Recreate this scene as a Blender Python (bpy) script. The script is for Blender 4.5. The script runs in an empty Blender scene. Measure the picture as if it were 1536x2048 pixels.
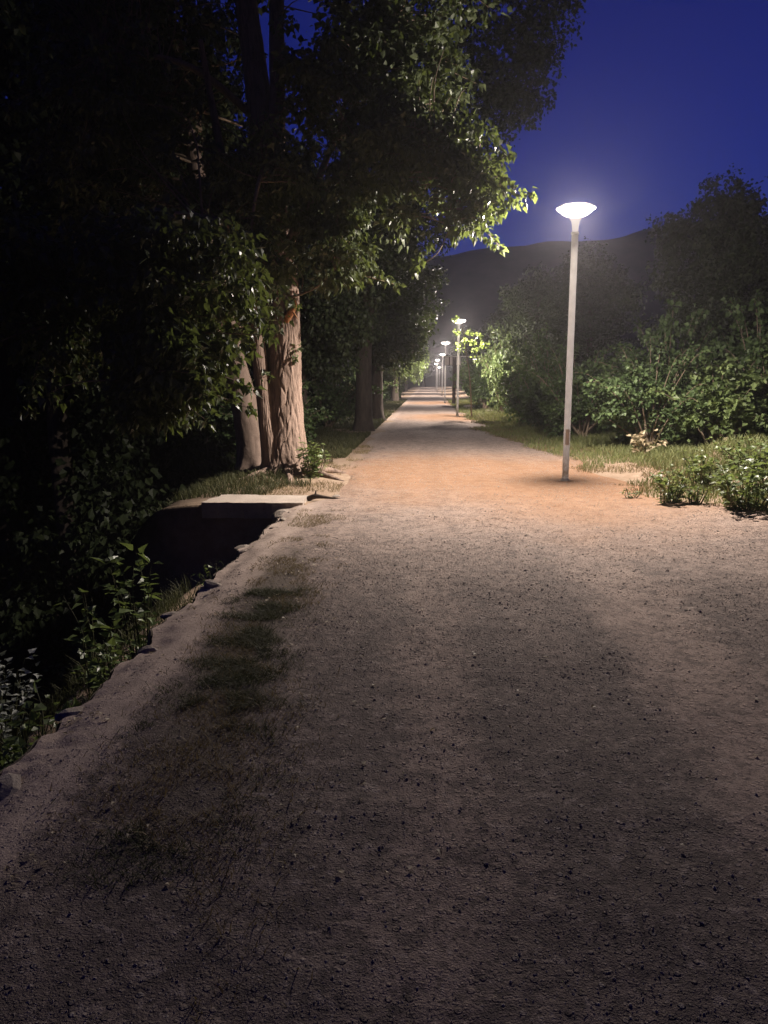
import bpy, math
import numpy as np

R = math.radians
scene = bpy.context.scene
C = scene.collection

# ------------------------------------------------------------------ camera
cam_d = bpy.data.cameras.new('camera')
cam = bpy.data.objects.new('camera', cam_d)
C.objects.link(cam)
cam.location = (0.0, 0.0, 1.5)
cam.rotation_euler = (R(90 - 9.74), 0.0, R(3.24))
cam_d.sensor_width = 36.0
cam_d.lens = 27.04
cam_d.clip_start = 0.05
cam_d.clip_end = 5000.0
scene.camera = cam

# ------------------------------------------------------------------ world: blue hour after sunset
world = bpy.data.worlds.new('World')
scene.world = world
world.use_nodes = True
wn, wl = world.node_tree.nodes, world.node_tree.links
wn.clear()
sky = wn.new('ShaderNodeTexSky')
sky.sky_type = 'NISHITA'
sky.sun_disc = False
sky.sun_elevation = R(-3.0)
sky.sun_rotation = R(20)
sky.ozone_density = 6.0
sky.air_density = 1.0
sky.dust_density = 0.3
wmix = wn.new('ShaderNodeMix'); wmix.data_type = 'RGBA'; wmix.blend_type = 'MULTIPLY'
wmix.inputs[0].default_value = 1.0
wmix.inputs[7].default_value = (0.56, 0.75, 1.12, 1)
wbg = wn.new('ShaderNodeBackground'); wbg.inputs['Strength'].default_value = 0.88
wout = wn.new('ShaderNodeOutputWorld')
wl.new(sky.outputs[0], wmix.inputs[6]); wl.new(wmix.outputs[2], wbg.inputs['Color'])
wl.new(wbg.outputs[0], wout.inputs['Surface'])

# ------------------------------------------------------------------ exposure and render settings
vs = scene.view_settings
vs.view_transform = 'Standard'; vs.look = 'None'; vs.gamma = 1.0; vs.use_curve_mapping = False
vs.exposure = 0.0
scene.render.engine = 'CYCLES'
cy = scene.cycles
cy.use_adaptive_sampling = True; cy.adaptive_threshold = 0.02; cy.adaptive_min_samples = 64
cy.use_denoising = True
cy.denoiser = 'OPENIMAGEDENOISE'
cy.max_bounces = 5; cy.diffuse_bounces = 2; cy.glossy_bounces = 2
cy.transmission_bounces = 3; cy.transparent_max_bounces = 6; cy.volume_bounces = 0
cy.sample_clamp_indirect = 3.0
cy.caustics_reflective = False; cy.caustics_refractive = False
cy.use_light_tree = True

LAMP_POWER = 2150.0
REFLECTOR_POWER = 4700.0
HAZE = 0.0010

# ------------------------------------------------------------------ numeric helpers
rng = np.random.default_rng(7)

def _h(ix, iy, iz):
    n = (ix.astype(np.int64) * 374761393 + iy.astype(np.int64) * 668265263 + iz.astype(np.int64) * 2147483647) & 0xFFFFFFFF
    n = ((n ^ (n >> 13)) * 1274126177) & 0xFFFFFFFF
    n = n ^ (n >> 16)
    return (n & 0xFFFF) / 65535.0

def vn(x, y, z=0.0):
    """value noise in 0..1"""
    x, y, z = np.broadcast_arrays(np.asarray(x, float), np.asarray(y, float), np.asarray(z, float))
    ix, iy, iz = np.floor(x), np.floor(y), np.floor(z)
    fx, fy, fz = x - ix, y - iy, z - iz
    fx = fx * fx * (3 - 2 * fx); fy = fy * fy * (3 - 2 * fy); fz = fz * fz * (3 - 2 * fz)
    r = 0
    for a in (0, 1):
        for b in (0, 1):
            for c in (0, 1):
                w = (fx if a else 1 - fx) * (fy if b else 1 - fy) * (fz if c else 1 - fz)
                r = r + w * _h(ix + a, iy + b, iz + c)
    return r

def fbm(x, y, z=0.0, o=4):
    s, a, t = 0, 0.5, 0
    for k in range(o):
        f = 2.0 ** k
        s = s + a * vn(np.asarray(x) * f + 17 * k, np.asarray(y) * f + 31 * k, np.asarray(z) * f)
        t += a; a *= 0.5
    return s / t

def sst(a, b, x):
    t = np.clip((np.asarray(x, float) - a) / (b - a), 0, 1)
    return t * t * (3 - 2 * t)

def nrm(v):
    return v / np.maximum(np.linalg.norm(v, axis=-1, keepdims=True), 1e-9)

# ------------------------------------------------------------------ object helpers
def link(name, data, parent=None):
    o = bpy.data.objects.new(name, data)
    C.objects.link(o)
    if parent is not None:
        o.parent = parent
    return o

def tag(o, label=None, cat=None, group=None, kind=None):
    if label: o['label'] = label
    if cat: o['category'] = cat
    if group: o['group'] = group
    if kind: o['kind'] = kind
    return o

def thing(name, label, cat, loc=(0, 0, 0), rz=0.0, group=None):
    o = link(name, None)
    o.location = loc; o.rotation_euler = (0, 0, rz)
    return tag(o, label, cat, group)

def fast_mesh(name, V, F, mat, smooth=False, tint=None):
    V = np.ascontiguousarray(V, np.float32); F = np.ascontiguousarray(F, np.int32)
    m, k = F.shape
    me = bpy.data.meshes.new(name)
    me.vertices.add(len(V)); me.vertices.foreach_set('co', V.ravel())
    me.loops.add(m * k); me.loops.foreach_set('vertex_index', F.ravel())
    me.polygons.add(m); me.polygons.foreach_set('loop_start', np.arange(0, m * k, k, dtype=np.int32))
    me.polygons.foreach_set('use_smooth', np.full(m, smooth, bool))
    if tint is not None:
        a = me.attributes.new('tint', 'FLOAT', 'POINT')
        a.data.foreach_set('value', np.ascontiguousarray(tint, np.float32))
    me.update(calc_edges=True)
    me.materials.append(mat)
    return me

def join(parts):
    Vs, Fs, n = [], [], 0
    for V, F in parts:
        Vs.append(V); Fs.append(F + n); n += len(V)
    return np.concatenate(Vs), np.concatenate(Fs)

def smooth_path(pts, rad, n):
    """Catmull-Rom through points with radii, n samples"""
    P = np.array(pts, float); r = np.array(rad, float)
    Q = np.column_stack([P, r])
    Q = np.vstack([2 * Q[0] - Q[1], Q, 2 * Q[-1] - Q[-2]])
    t = np.linspace(0, len(P) - 1 - 1e-6, n)
    i = t.astype(int); f = (t - i)[:, None]
    a, b, c, d = Q[i], Q[i + 1], Q[i + 2], Q[i + 3]
    o = 0.5 * ((2 * b) + (-a + c) * f + (2 * a - 5 * b + 4 * c - d) * f ** 2 + (-a + 3 * b - 3 * c + d) * f ** 3)
    return o[:, :3], np.maximum(o[:, 3], 0.001)

def tube(P, r, sides=8, disp=None, cap=True):
    P = np.asarray(P, float); r = np.asarray(r, float); n = len(P)
    T = nrm(np.gradient(P, axis=0))
    ref = np.array([1.0, 0, 0]) if abs(T[0][0]) < 0.8 else np.array([0, 1.0, 0])
    X = nrm(ref - (T @ ref)[:, None] * T); Y = np.cross(T, X)
    th = np.linspace(0, 2 * np.pi, sides, endpoint=False)
    rr = r[:, None] * np.ones(sides)[None]
    if disp is not None:
        rr = rr + disp(th[None, :], np.arange(n)[:, None] / (n - 1), P)
    V = P[:, None] + rr[..., None] * (np.cos(th)[None, :, None] * X[:, None] + np.sin(th)[None, :, None] * Y[:, None])
    V = V.reshape(-1, 3)
    i = np.arange(n - 1)[:, None] * sides; j = np.arange(sides)[None]; j2 = (j + 1) % sides
    F = np.stack([i + j, i + j2, i + sides + j2, i + sides + j], -1).reshape(-1, 4)
    if cap:
        V = np.vstack([V, P[-1] + T[-1] * r[-1] * 0.4])
        k = len(V) - 1; b = (n - 1) * sides
        jj = np.arange(sides)
        F = np.vstack([F, np.stack([b + jj, b + (jj + 1) % sides, np.full(sides, k), np.full(sides, k)], -1)])
        # quads with a doubled vertex are turned into thin quads by a tiny offset vertex
        V = np.vstack([V, V[-1] + 1e-4])
        F[-sides:, 3] = k + 1
    return V, F

def lathe(profile, sides=24):
    """profile: list of (r, z)"""
    pr = np.array(profile, float)
    th = np.linspace(0, 2 * np.pi, sides, endpoint=False)
    V = np.stack([pr[:, 0][:, None] * np.cos(th), pr[:, 0][:, None] * np.sin(th), np.repeat(pr[:, 1][:, None], sides, 1)], -1).reshape(-1, 3)
    n = len(pr)
    i = np.arange(n - 1)[:, None] * sides; j = np.arange(sides)[None]; j2 = (j + 1) % sides
    F = np.stack([i + j, i + j2, i + sides + j2, i + sides + j], -1).reshape(-1, 4)
    return V, F

def box(x0, x1, y0, y1, z0, z1):
    V = np.array([(x, y, z) for z in (z0, z1) for y in (y0, y1) for x in (x0, x1)], float)
    F = np.array([(0, 2, 3, 1), (4, 5, 7, 6), (0, 1, 5, 4), (2, 6, 7, 3), (0, 4, 6, 2), (1, 3, 7, 5)])
    return V, F

LEAF_V = np.array([(0, 0, 0), (0.43, 0.24, 0.12), (0.24, 0.58, 0.06), (0, 1.08, -0.14), (-0.24, 0.58, 0.06), (-0.43, 0.24, 0.12), (0, 0.36, -0.02)])
LEAF_F = np.array([(0, 1, 6), (1, 2, 6), (2, 3, 6), (3, 4, 6), (4, 5, 6), (5, 0, 6)])
LEAF4_V = np.array([(0, 0, 0), (0.42, 0.38, 0.09), (0, 1.0, -0.08), (-0.42, 0.38, 0.09)])
LEAF4_F = np.array([(0, 1, 2), (0, 2, 3)])

def leaves(P, D, Nn, S, full=True, narrow=1.0):
    """P positions, D tip directions, Nn approximate normals, S lengths"""
    LV, LF = (LEAF_V, LEAF_F) if full else (LEAF4_V, LEAF4_F)
    D = nrm(D); X = nrm(np.cross(D, Nn)); N2 = np.cross(X, D)
    n = len(P); k = len(LV)
    L = LV * np.array([narrow, 1, 1])
    V = P[:, None] + S[:, None, None] * (L[None, :, 0, None] * X[:, None] + L[None, :, 1, None] * D[:, None] + L[None, :, 2, None] * N2[:, None])
    F = (np.arange(n)[:, None, None] * k + LF[None]).reshape(-1, 3)
    t = np.repeat(rng.random(n), k)
    return V.reshape(-1, 3), F, t

def rand_dir(n):
    return nrm(rng.normal(size=(n, 3)))

def in_ellipsoid(n, c, r, bias=0.45):
    d = rand_dir(n); u = rng.random(n) ** bias
    return np.array(c) + d * u[:, None] * np.array(r)

def clump_leaves(centres, per, cr, size, full=True, hang=0.5, flat=0.75, narrow=1.0, origin=None):
    """leaf clumps round the given centres; leaves point outwards and hang"""
    m = len(centres)
    cc = np.repeat(centres, per, 0)
    crs = np.repeat(cr * rng.uniform(0.6, 1.35, m), per)
    d = rand_dir(m * per)
    u = rng.random(m * per) ** 0.5
    P = cc + d * (u * crs)[:, None] * np.array([1, 1, flat])
    D = d * 0.7 + rand_dir(m * per) * 0.75 + np.array([0, 0, -hang])
    Nn = rand_dir(m * per) * 0.9 + np.array([0, 0, 0.9])
    S = size * rng.uniform(0.55, 1.25, m * per)
    return leaves(P, D, Nn, S, full, narrow)

# ------------------------------------------------------------------ materials
def new_mat(name):
    m = bpy.data.materials.new(name); m.use_nodes = True
    nt = m.node_tree; nt.nodes.clear()
    out = nt.nodes.new('ShaderNodeOutputMaterial')
    return m, nt, out

def nd(nt, typ, **kw):
    n = nt.nodes.new(typ)
    for k, v in kw.items():
        setattr(n, k, v)
    return n

def ramp(nt, fac, stops):
    r = nd(nt, 'ShaderNodeValToRGB')
    e = r.color_ramp.elements
    while len(e) < len(stops): e.new(0.5)
    for el, (p, c) in zip(e, stops):
        el.position = p; el.color = (*c, 1) if len(c) == 3 else c
    nt.links.new(fac, r.inputs[0])
    return r.outputs[0]

def noise(nt, scale, detail=4, rough=0.6, vec=None, dist=0.0):
    n = nd(nt, 'ShaderNodeTexNoise'); n.inputs['Scale'].default_value = scale
    n.inputs['Detail'].default_value = detail; n.inputs['Roughness'].default_value = rough
    n.inputs['Distortion'].default_value = dist
    if vec is not None: nt.links.new(vec, n.inputs['Vector'])
    return n.outputs['Fac']

def math_n(nt, op, a, b=None, clamp=False):
    n = nd(nt, 'ShaderNodeMath', operation=op, use_clamp=clamp)
    for i, v in enumerate((a, b)):
        if v is None: continue
        if isinstance(v, (int, float)): n.inputs[i].default_value = v
        else: nt.links.new(v, n.inputs[i])
    return n.outputs[0]

def mixc(nt, fac, a, b, mode='MIX'):
    n = nd(nt, 'ShaderNodeMix', data_type='RGBA', blend_type=mode)
    for i, v in ((0, fac), (6, a), (7, b)):
        if isinstance(v, (int, float)): n.inputs[i].default_value = v
        elif isinstance(v, tuple): n.inputs[i].default_value = (*v, 1)
        else: nt.links.new(v, n.inputs[i])
    return n.outputs[2]

def maprange(nt, v, a, b, c=0.0, d=1.0):
    n = nd(nt, 'ShaderNodeMapRange', interpolation_type='SMOOTHSTEP')
    nt.links.new(v, n.inputs[0])
    for i, q in enumerate((a, b, c, d)): n.inputs[i + 1].default_value = q
    return n.outputs[0]

def bump(nt, h, strength, dist, normal=None):
    b = nd(nt, 'ShaderNodeBump'); b.inputs['Strength'].default_value = strength; b.inputs['Distance'].default_value = dist
    nt.links.new(h, b.inputs['Height'])
    if normal is not None: nt.links.new(normal, b.inputs['Normal'])
    return b.outputs[0]

def principled(nt, out, col, rough=0.8, spec=0.3, normal=None, metal=0.0):
    p = nd(nt, 'ShaderNodeBsdfPrincipled')
    if isinstance(col, tuple): p.inputs['Base Color'].default_value = (*col, 1)
    else: nt.links.new(col, p.inputs['Base Color'])
    if isinstance(rough, (int, float)): p.inputs['Roughness'].default_value = rough
    else: nt.links.new(rough, p.inputs['Roughness'])
    p.inputs['Specular IOR Level'].default_value = spec
    p.inputs['Metallic'].default_value = metal
    if normal is not None: nt.links.new(normal, p.inputs['Normal'])
    if out is not None: nt.links.new(p.outputs[0], out.inputs[0])
    return p

def pos(nt):
    return nd(nt, 'ShaderNodeNewGeometry').outputs['Position']

def leaf_mat(name, c0, c1, trans, rough=0.36, tmix=0.32, spec=0.55):
    m, nt, out = new_mat(name)
    a = nd(nt, 'ShaderNodeAttribute', attribute_name='tint')
    col = ramp(nt, a.outputs['Fac'], [(0.0, c0), (0.75, c1), (1.0, tuple(min(1, q * 1.35) for q in c1))])
    p = principled(nt, None, col, rough, spec)
    t = nd(nt, 'ShaderNodeBsdfTranslucent'); t.inputs[0].default_value = (*trans, 1)
    mx = nd(nt, 'ShaderNodeMixShader'); mx.inputs[0].default_value = tmix
    nt.links.new(p.outputs[0], mx.inputs[1]); nt.links.new(t.outputs[0], mx.inputs[2])
    nt.links.new(mx.outputs[0], out.inputs[0])
    return m

M = {}
M['poplar'] = leaf_mat('poplar_leaf', (0.040, 0.056, 0.024), (0.092, 0.115, 0.052), (0.17, 0.22, 0.050), 0.40, 0.26, 0.5)
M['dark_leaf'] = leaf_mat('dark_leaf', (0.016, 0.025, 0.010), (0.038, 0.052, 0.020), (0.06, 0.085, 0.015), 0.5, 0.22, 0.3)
M['shrub_leaf'] = leaf_mat('shrub_leaf', (0.040, 0.070, 0.024), (0.090, 0.135, 0.052), (0.13, 0.20, 0.04), 0.5, 0.28, 0.3)
M['weed_leaf'] = leaf_mat('weed_leaf', (0.065, 0.100, 0.032), (0.150, 0.200, 0.075), (0.22, 0.29, 0.07), 0.42, 0.3, 0.4)
M['willow_leaf'] = leaf_mat('willow_leaf', (0.070, 0.105, 0.025), (0.130, 0.175, 0.050), (0.22, 0.30, 0.05), 0.42, 0.32)
M['dry_leaf'] = leaf_mat('dry_leaf', (0.25, 0.19, 0.11), (0.42, 0.35, 0.22), (0.40, 0.32, 0.16), 0.6, 0.25)
M['grey_leaf'] = leaf_mat('grey_leaf', (0.20, 0.22, 0.18), (0.36, 0.38, 0.33), (0.25, 0.28, 0.18), 0.6, 0.2)
M['grass'] = leaf_mat('grass_blade', (0.060, 0.085, 0.028), (0.155, 0.175, 0.070), (0.18, 0.21, 0.06), 0.55, 0.3, 0.4)
M['verge_grass'] = leaf_mat('verge_grass_blade', (0.075, 0.100, 0.030), (0.190, 0.205, 0.080), (0.22, 0.25, 0.07), 0.55, 0.3, 0.4)
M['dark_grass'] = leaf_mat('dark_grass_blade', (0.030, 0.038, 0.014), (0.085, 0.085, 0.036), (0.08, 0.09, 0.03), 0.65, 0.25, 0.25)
M['dry_grass'] = leaf_mat('dry_grass_blade', (0.10, 0.085, 0.040), (0.26, 0.20, 0.10), (0.25, 0.19, 0.08), 0.65, 0.25, 0.3)

def bark_mat(name, c0, c1, sx=9.0, sz=1.6, strength=0.7):
    m, nt, out = new_mat(name)
    tc = nd(nt, 'ShaderNodeTexCoord').outputs['Object']
    mp = nd(nt, 'ShaderNodeMapping'); mp.inputs['Scale'].default_value = (sx, sx, sz)
    nt.links.new(tc, mp.inputs[0])
    n1 = noise(nt, 1.6, 6, 0.65, mp.outputs[0], 0.8)
    n2 = noise(nt, 26.0, 4, 0.6, tc)
    n3 = noise(nt, 1.3, 3, 0.5, tc)
    col = ramp(nt, n1, [(0.30, c0), (0.62, c1)])
    col = mixc(nt, math_n(nt, 'MULTIPLY', n3, 0.45), col, tuple(q * 0.55 for q in c1))
    h = math_n(nt, 'ADD', n1, math_n(nt, 'MULTIPLY', n2, 0.35))
    principled(nt, out, col, 0.9, 0.15, bump(nt, h, strength, 0.03))
    return m
M['bark'] = bark_mat('bark', (0.13, 0.092, 0.070), (0.35, 0.258, 0.203))
M['pale_bark'] = bark_mat('pale_bark', (0.125, 0.092, 0.072), (0.25, 0.188, 0.150), 5, 2.5, 0.3)
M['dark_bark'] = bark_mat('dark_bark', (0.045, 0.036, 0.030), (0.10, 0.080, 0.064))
M['twig'] = bark_mat('twig_bark', (0.16, 0.12, 0.085), (0.30, 0.235, 0.17), 14, 6, 0.3)

def wood_mat():
    m, nt, out = new_mat('broken_wood')
    tc = nd(nt, 'ShaderNodeTexCoord').outputs['Object']
    mp = nd(nt, 'ShaderNodeMapping'); mp.inputs['Scale'].default_value = (30, 30, 4)
    nt.links.new(tc, mp.inputs[0])
    n1 = noise(nt, 1.5, 5, 0.6, mp.outputs[0])
    col = ramp(nt, n1, [(0.3, (0.20, 0.085, 0.035)), (0.7, (0.50, 0.26, 0.12))])
    principled(nt, out, col, 0.8, 0.2, bump(nt, n1, 0.6, 0.01))
    return m
M['broken_wood'] = wood_mat()

def stem_mat():
    m, nt, out = new_mat('green_stem')
    n1 = noise(nt, 20, 3, 0.5, pos(nt))
    principled(nt, out, ramp(nt, n1, [(0.3, (0.06, 0.07, 0.025)), (0.7, (0.13, 0.12, 0.06))]), 0.6, 0.3)
    return m
M['stem'] = stem_mat()

def path_mat():
    m, nt, out = new_mat('gravel_path')
    P = pos(nt)
    sep = nd(nt, 'ShaderNodeSeparateXYZ'); nt.links.new(P, sep.inputs[0])
    x, y = sep.outputs[0], sep.outputs[1]
    big = noise(nt, 0.9, 4, 0.6, P)
    mid = noise(nt, 5.5, 5, 0.65, P)
    fine = noise(nt, 60, 4, 0.7, P)
    grain = noise(nt, 190, 2, 0.6, P)
    def cells(scale, rnd=1.0):
        v = nd(nt, 'ShaderNodeTexVoronoi', feature='F1'); v.inputs['Scale'].default_value = scale; v.inputs['Randomness'].default_value = rnd
        nt.links.new(P, v.inputs['Vector'])
        hs = nd(nt, 'ShaderNodeSeparateColor'); nt.links.new(v.outputs['Color'], hs.inputs[0])
        return v.outputs['Distance'], hs.outputs[0], hs.outputs[1]
    d1, c1, k1 = cells(78.0)
    d2, c2, k2 = cells(29.0)
    # streaks worn along the direction of travel
    mp = nd(nt, 'ShaderNodeMapping'); mp.inputs['Scale'].default_value = (3.2, 0.35, 1.0); nt.links.new(P, mp.inputs[0])
    streak = noise(nt, 1.0, 4, 0.6, mp.outputs[0], 0.3)
    # packed gravel: grey-pink stones of many tones in dust
    grav = ramp(nt, mid, [(0.30, (0.132, 0.103, 0.087)), (0.50, (0.198, 0.156, 0.131)), (0.70, (0.290, 0.230, 0.192))])
    stone_c = ramp(nt, c1, [(0.0, (0.085, 0.072, 0.066)), (0.45, (0.240, 0.205, 0.185)), (0.85, (0.34, 0.295, 0.265)), (1.0, (0.55, 0.50, 0.46))])
    stone_b = ramp(nt, c2, [(0.0, (0.10, 0.085, 0.078)), (0.6, (0.27, 0.23, 0.205)), (0.9, (0.34, 0.295, 0.265)), (1.0, (0.62, 0.57, 0.52))])
    s1 = math_n(nt, 'MULTIPLY', maprange(nt, d1, 0.42, 0.24, 0.0, 1.0), maprange(nt, k1, 0.35, 0.40, 0.0, 1.0))
    s2 = math_n(nt, 'MULTIPLY', maprange(nt, d2, 0.34, 0.22, 0.0, 1.0), maprange(nt, k2, 0.62, 0.66, 0.0, 1.0))
    loose = maprange(nt, math_n(nt, 'ADD', math_n(nt, 'MULTIPLY', streak, 0.6), math_n(nt, 'MULTIPLY', big, 0.5)), 0.44, 0.62, 1.0, 0.35)
    s1 = math_n(nt, 'MULTIPLY', s1, loose); s2 = math_n(nt, 'MULTIPLY', s2, loose)
    grav = mixc(nt, math_n(nt, 'MULTIPLY', s1, 0.85), grav, stone_c)
    grav = mixc(nt, math_n(nt, 'MULTIPLY', s2, 0.9), grav, stone_b)
    grav = mixc(nt, maprange(nt, streak, 0.36, 0.62, 0.5, 0.0), grav, (0.15, 0.122, 0.106))
    dust = ramp(nt, mid, [(0.25, (0.36, 0.275, 0.224)), (0.75, (0.49, 0.378, 0.308))])
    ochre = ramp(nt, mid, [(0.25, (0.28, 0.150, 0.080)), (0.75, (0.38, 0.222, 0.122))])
    xw = math_n(nt, 'ADD', x, math_n(nt, 'MULTIPLY', math_n(nt, 'SUBTRACT', big, 0.5), 0.9))
    # dusty margin along the stone edge, worn wheel tracks
    edge = maprange(nt, math_n(nt, 'ADD', x, math_n(nt, 'MULTIPLY', math_n(nt, 'SUBTRACT', mid, 0.5), 0.5)), -1.36, -1.20, 1.0, 0.0)
    def band(c, w):
        return maprange(nt, math_n(nt, 'ABSOLUTE', math_n(nt, 'SUBTRACT', xw, c)), w * 0.35, w, 1.0, 0.0)
    tr = math_n(nt, 'MAXIMUM', math_n(nt, 'MULTIPLY', band(1.42, 0.50), 0.75), math_n(nt, 'MULTIPLY', band(0.05, 0.3), 0.5))
    far = maprange(nt, y, 3.6, 9.0, 0.0, 0.85)  # dust painted paler towards the lamp, adding to its light by colour
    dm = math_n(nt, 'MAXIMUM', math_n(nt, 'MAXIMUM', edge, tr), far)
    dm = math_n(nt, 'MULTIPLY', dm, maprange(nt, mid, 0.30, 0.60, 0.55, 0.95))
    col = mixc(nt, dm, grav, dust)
    sp = maprange(nt, dm, 0.2, 0.9, 1.0, 0.55)
    mott = noise(nt, 17.0, 3, 0.7, P, 0.4)
    mott2 = noise(nt, 38.0, 2, 0.6, P)
    col = mixc(nt, math_n(nt, 'MULTIPLY', sp, maprange(nt, mott, 0.50, 0.62, 0.0, 0.75)), col, (0.11, 0.090, 0.079))
    col = mixc(nt, maprange(nt, mott, 0.43, 0.33, 0.0, 0.55), col, (0.40, 0.335, 0.290))
    col = mixc(nt, math_n(nt, 'MULTIPLY', sp, maprange(nt, mott2, 0.57, 0.65, 0.0, 0.75)), col, (0.085, 0.070, 0.062))
    gx = math_n(nt, 'ADD', x, math_n(nt, 'MULTIPLY', math_n(nt, 'SUBTRACT', y, 3.0), 0.075))
    gm = maprange(nt, math_n(nt, 'ADD', math_n(nt, 'ABSOLUTE', math_n(nt, 'ADD', gx, 0.93)), math_n(nt, 'MULTIPLY', math_n(nt, 'SUBTRACT', mid, 0.5), 0.55)), 0.06, 0.30, 0.62, 0.0)
    gm = math_n(nt, 'MULTIPLY', gm, math_n(nt, 'MULTIPLY', maprange(nt, y, 1.7, 3.2, 0.0, 1.0), maprange(nt, y, 5.6, 7.2, 1.0, 0.0)))
    col = mixc(nt, gm, col, ramp(nt, mott, [(0.35, (0.055, 0.046, 0.030)), (0.7, (0.13, 0.105, 0.070))]))
    col = mixc(nt, math_n(nt, 'MULTIPLY', edge, 0.45), col, (0.50, 0.405, 0.335))
    # ochre patches round the lamp posts
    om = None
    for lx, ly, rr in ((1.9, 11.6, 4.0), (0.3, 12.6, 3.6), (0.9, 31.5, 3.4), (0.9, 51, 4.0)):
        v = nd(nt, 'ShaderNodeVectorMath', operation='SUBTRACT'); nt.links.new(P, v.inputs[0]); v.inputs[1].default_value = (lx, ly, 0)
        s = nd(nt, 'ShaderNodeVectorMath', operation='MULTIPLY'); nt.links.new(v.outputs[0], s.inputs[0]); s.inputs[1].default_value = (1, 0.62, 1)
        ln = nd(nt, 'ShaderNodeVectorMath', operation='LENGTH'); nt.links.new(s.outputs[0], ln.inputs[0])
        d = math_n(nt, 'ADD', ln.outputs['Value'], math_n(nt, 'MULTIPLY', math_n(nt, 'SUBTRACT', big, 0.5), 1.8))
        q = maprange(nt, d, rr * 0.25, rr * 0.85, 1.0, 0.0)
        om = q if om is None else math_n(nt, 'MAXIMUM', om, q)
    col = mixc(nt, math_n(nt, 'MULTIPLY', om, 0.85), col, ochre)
    # grains
    col = mixc(nt, maprange(nt, grain, 0.56, 0.68, 0.0, 0.5), col, (0.085, 0.068, 0.056))
    col = mixc(nt, maprange(nt, fine, 0.58, 0.68, 0.0, 0.4), col, (0.10, 0.080, 0.066))
    col = mixc(nt, maprange(nt, fine, 0.40, 0.30, 0.0, 0.5), col, (0.46, 0.38, 0.31))
    h = math_n(nt, 'ADD', math_n(nt, 'MULTIPLY', fine, 0.35), math_n(nt, 'MULTIPLY', grain, 0.35))
    sh = math_n(nt, 'ADD', math_n(nt, 'ADD', math_n(nt, 'MULTIPLY', s1, 0.45), math_n(nt, 'MULTIPLY', s2, 0.9)), math_n(nt, 'ADD', math_n(nt, 'MULTIPLY', mott, -0.3), math_n(nt, 'MULTIPLY', mott2, -0.25)))
    b1 = bump(nt, math_n(nt, 'MULTIPLY', math_n(nt, 'ADD', h, sh), math_n(nt, 'SUBTRACT', 1.0, math_n(nt, 'MULTIPLY', edge, 0.6))), 1.0, 0.013)
    principled(nt, out, col, 0.92, 0.15, b1)
    return m
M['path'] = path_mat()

def soil_mat():
    m, nt, out = new_mat('soil')
    P = pos(nt)
    sep = nd(nt, 'ShaderNodeSeparateXYZ'); nt.links.new(P, sep.inputs[0])
    x = sep.outputs[0]
    big = noise(nt, 0.7, 4, 0.6, P); mid = noise(nt, 6, 5, 0.65, P); fine = noise(nt, 50, 4, 0.7, P)
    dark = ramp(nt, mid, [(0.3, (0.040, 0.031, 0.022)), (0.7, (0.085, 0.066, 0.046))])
    dark = mixc(nt, maprange(nt, x, -2.6, -3.8, 0.0, 1.0), dark, (0.018, 0.015, 0.011))  # left bank painted near black, standing in for deep shade
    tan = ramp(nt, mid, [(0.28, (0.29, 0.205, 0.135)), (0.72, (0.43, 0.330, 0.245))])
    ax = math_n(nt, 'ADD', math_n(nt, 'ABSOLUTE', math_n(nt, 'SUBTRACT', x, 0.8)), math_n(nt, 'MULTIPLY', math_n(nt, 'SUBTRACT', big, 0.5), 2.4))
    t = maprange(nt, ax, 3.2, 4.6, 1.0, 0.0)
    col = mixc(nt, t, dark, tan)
    col = mixc(nt, maprange(nt, fine, 0.58, 0.72, 0.0, 0.5), col, (0.07, 0.052, 0.04))
    principled(nt, out, col, 0.95, 0.1, bump(nt, math_n(nt, 'ADD', mid, fine), 0.9, 0.02))
    return m
M['soil'] = soil_mat()

def stone_mat(name, c0, c1, scale=6.0):
    m, nt, out = new_mat(name)
    P = pos(nt)
    a = noise(nt, scale, 5, 0.65, P); b = noise(nt, scale * 9, 4, 0.65, P)
    col = ramp(nt, a, [(0.3, c0), (0.7, c1)])
    col = mixc(nt, maprange(nt, b, 0.56, 0.72, 0.0, 0.5), col, tuple(q * 0.45 for q in c0))
    principled(nt, out, col, 0.88, 0.2, bump(nt, math_n(nt, 'ADD', a, b), 0.6, 0.012))
    return m
M['stone'] = stone_mat('stone', (0.22, 0.185, 0.150), (0.42, 0.360, 0.300))
M['concrete'] = stone_mat('concrete', (0.36, 0.310, 0.255), (0.50, 0.430, 0.360), 3.5)
M['pebble'] = stone_mat('pebble', (0.24, 0.20, 0.175), (0.54, 0.47, 0.41), 45)
M['pale_stone'] = stone_mat('pale_stone', (0.42, 0.36, 0.29), (0.62, 0.55, 0.46))
M['dark_wall'] = stone_mat('rubble_wall', (0.10, 0.085, 0.070), (0.24, 0.200, 0.165))

def metal_mat():
    m, nt, out = new_mat('painted_post')
    P = pos(nt)
    a = noise(nt, 9, 5, 0.6, P); b = noise(nt, 70, 3, 0.6, P)
    col = ramp(nt, a, [(0.3, (0.56, 0.54, 0.52)), (0.7, (0.68, 0.66, 0.64))])
    sep = nd(nt, 'ShaderNodeSeparateXYZ'); nt.links.new(P, sep.inputs[0])
    rust = math_n(nt, 'MULTIPLY', maprange(nt, sep.outputs[2], 0.03, 0.75, 1.0, 0.0), maprange(nt, a, 0.35, 0.6, 0.35, 1.0))
    col = mixc(nt, rust, col, (0.20, 0.135, 0.085))
    principled(nt, out, col, 0.5, 0.4, bump(nt, b, 0.15, 0.002))
    return m
M['post'] = metal_mat()

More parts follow.
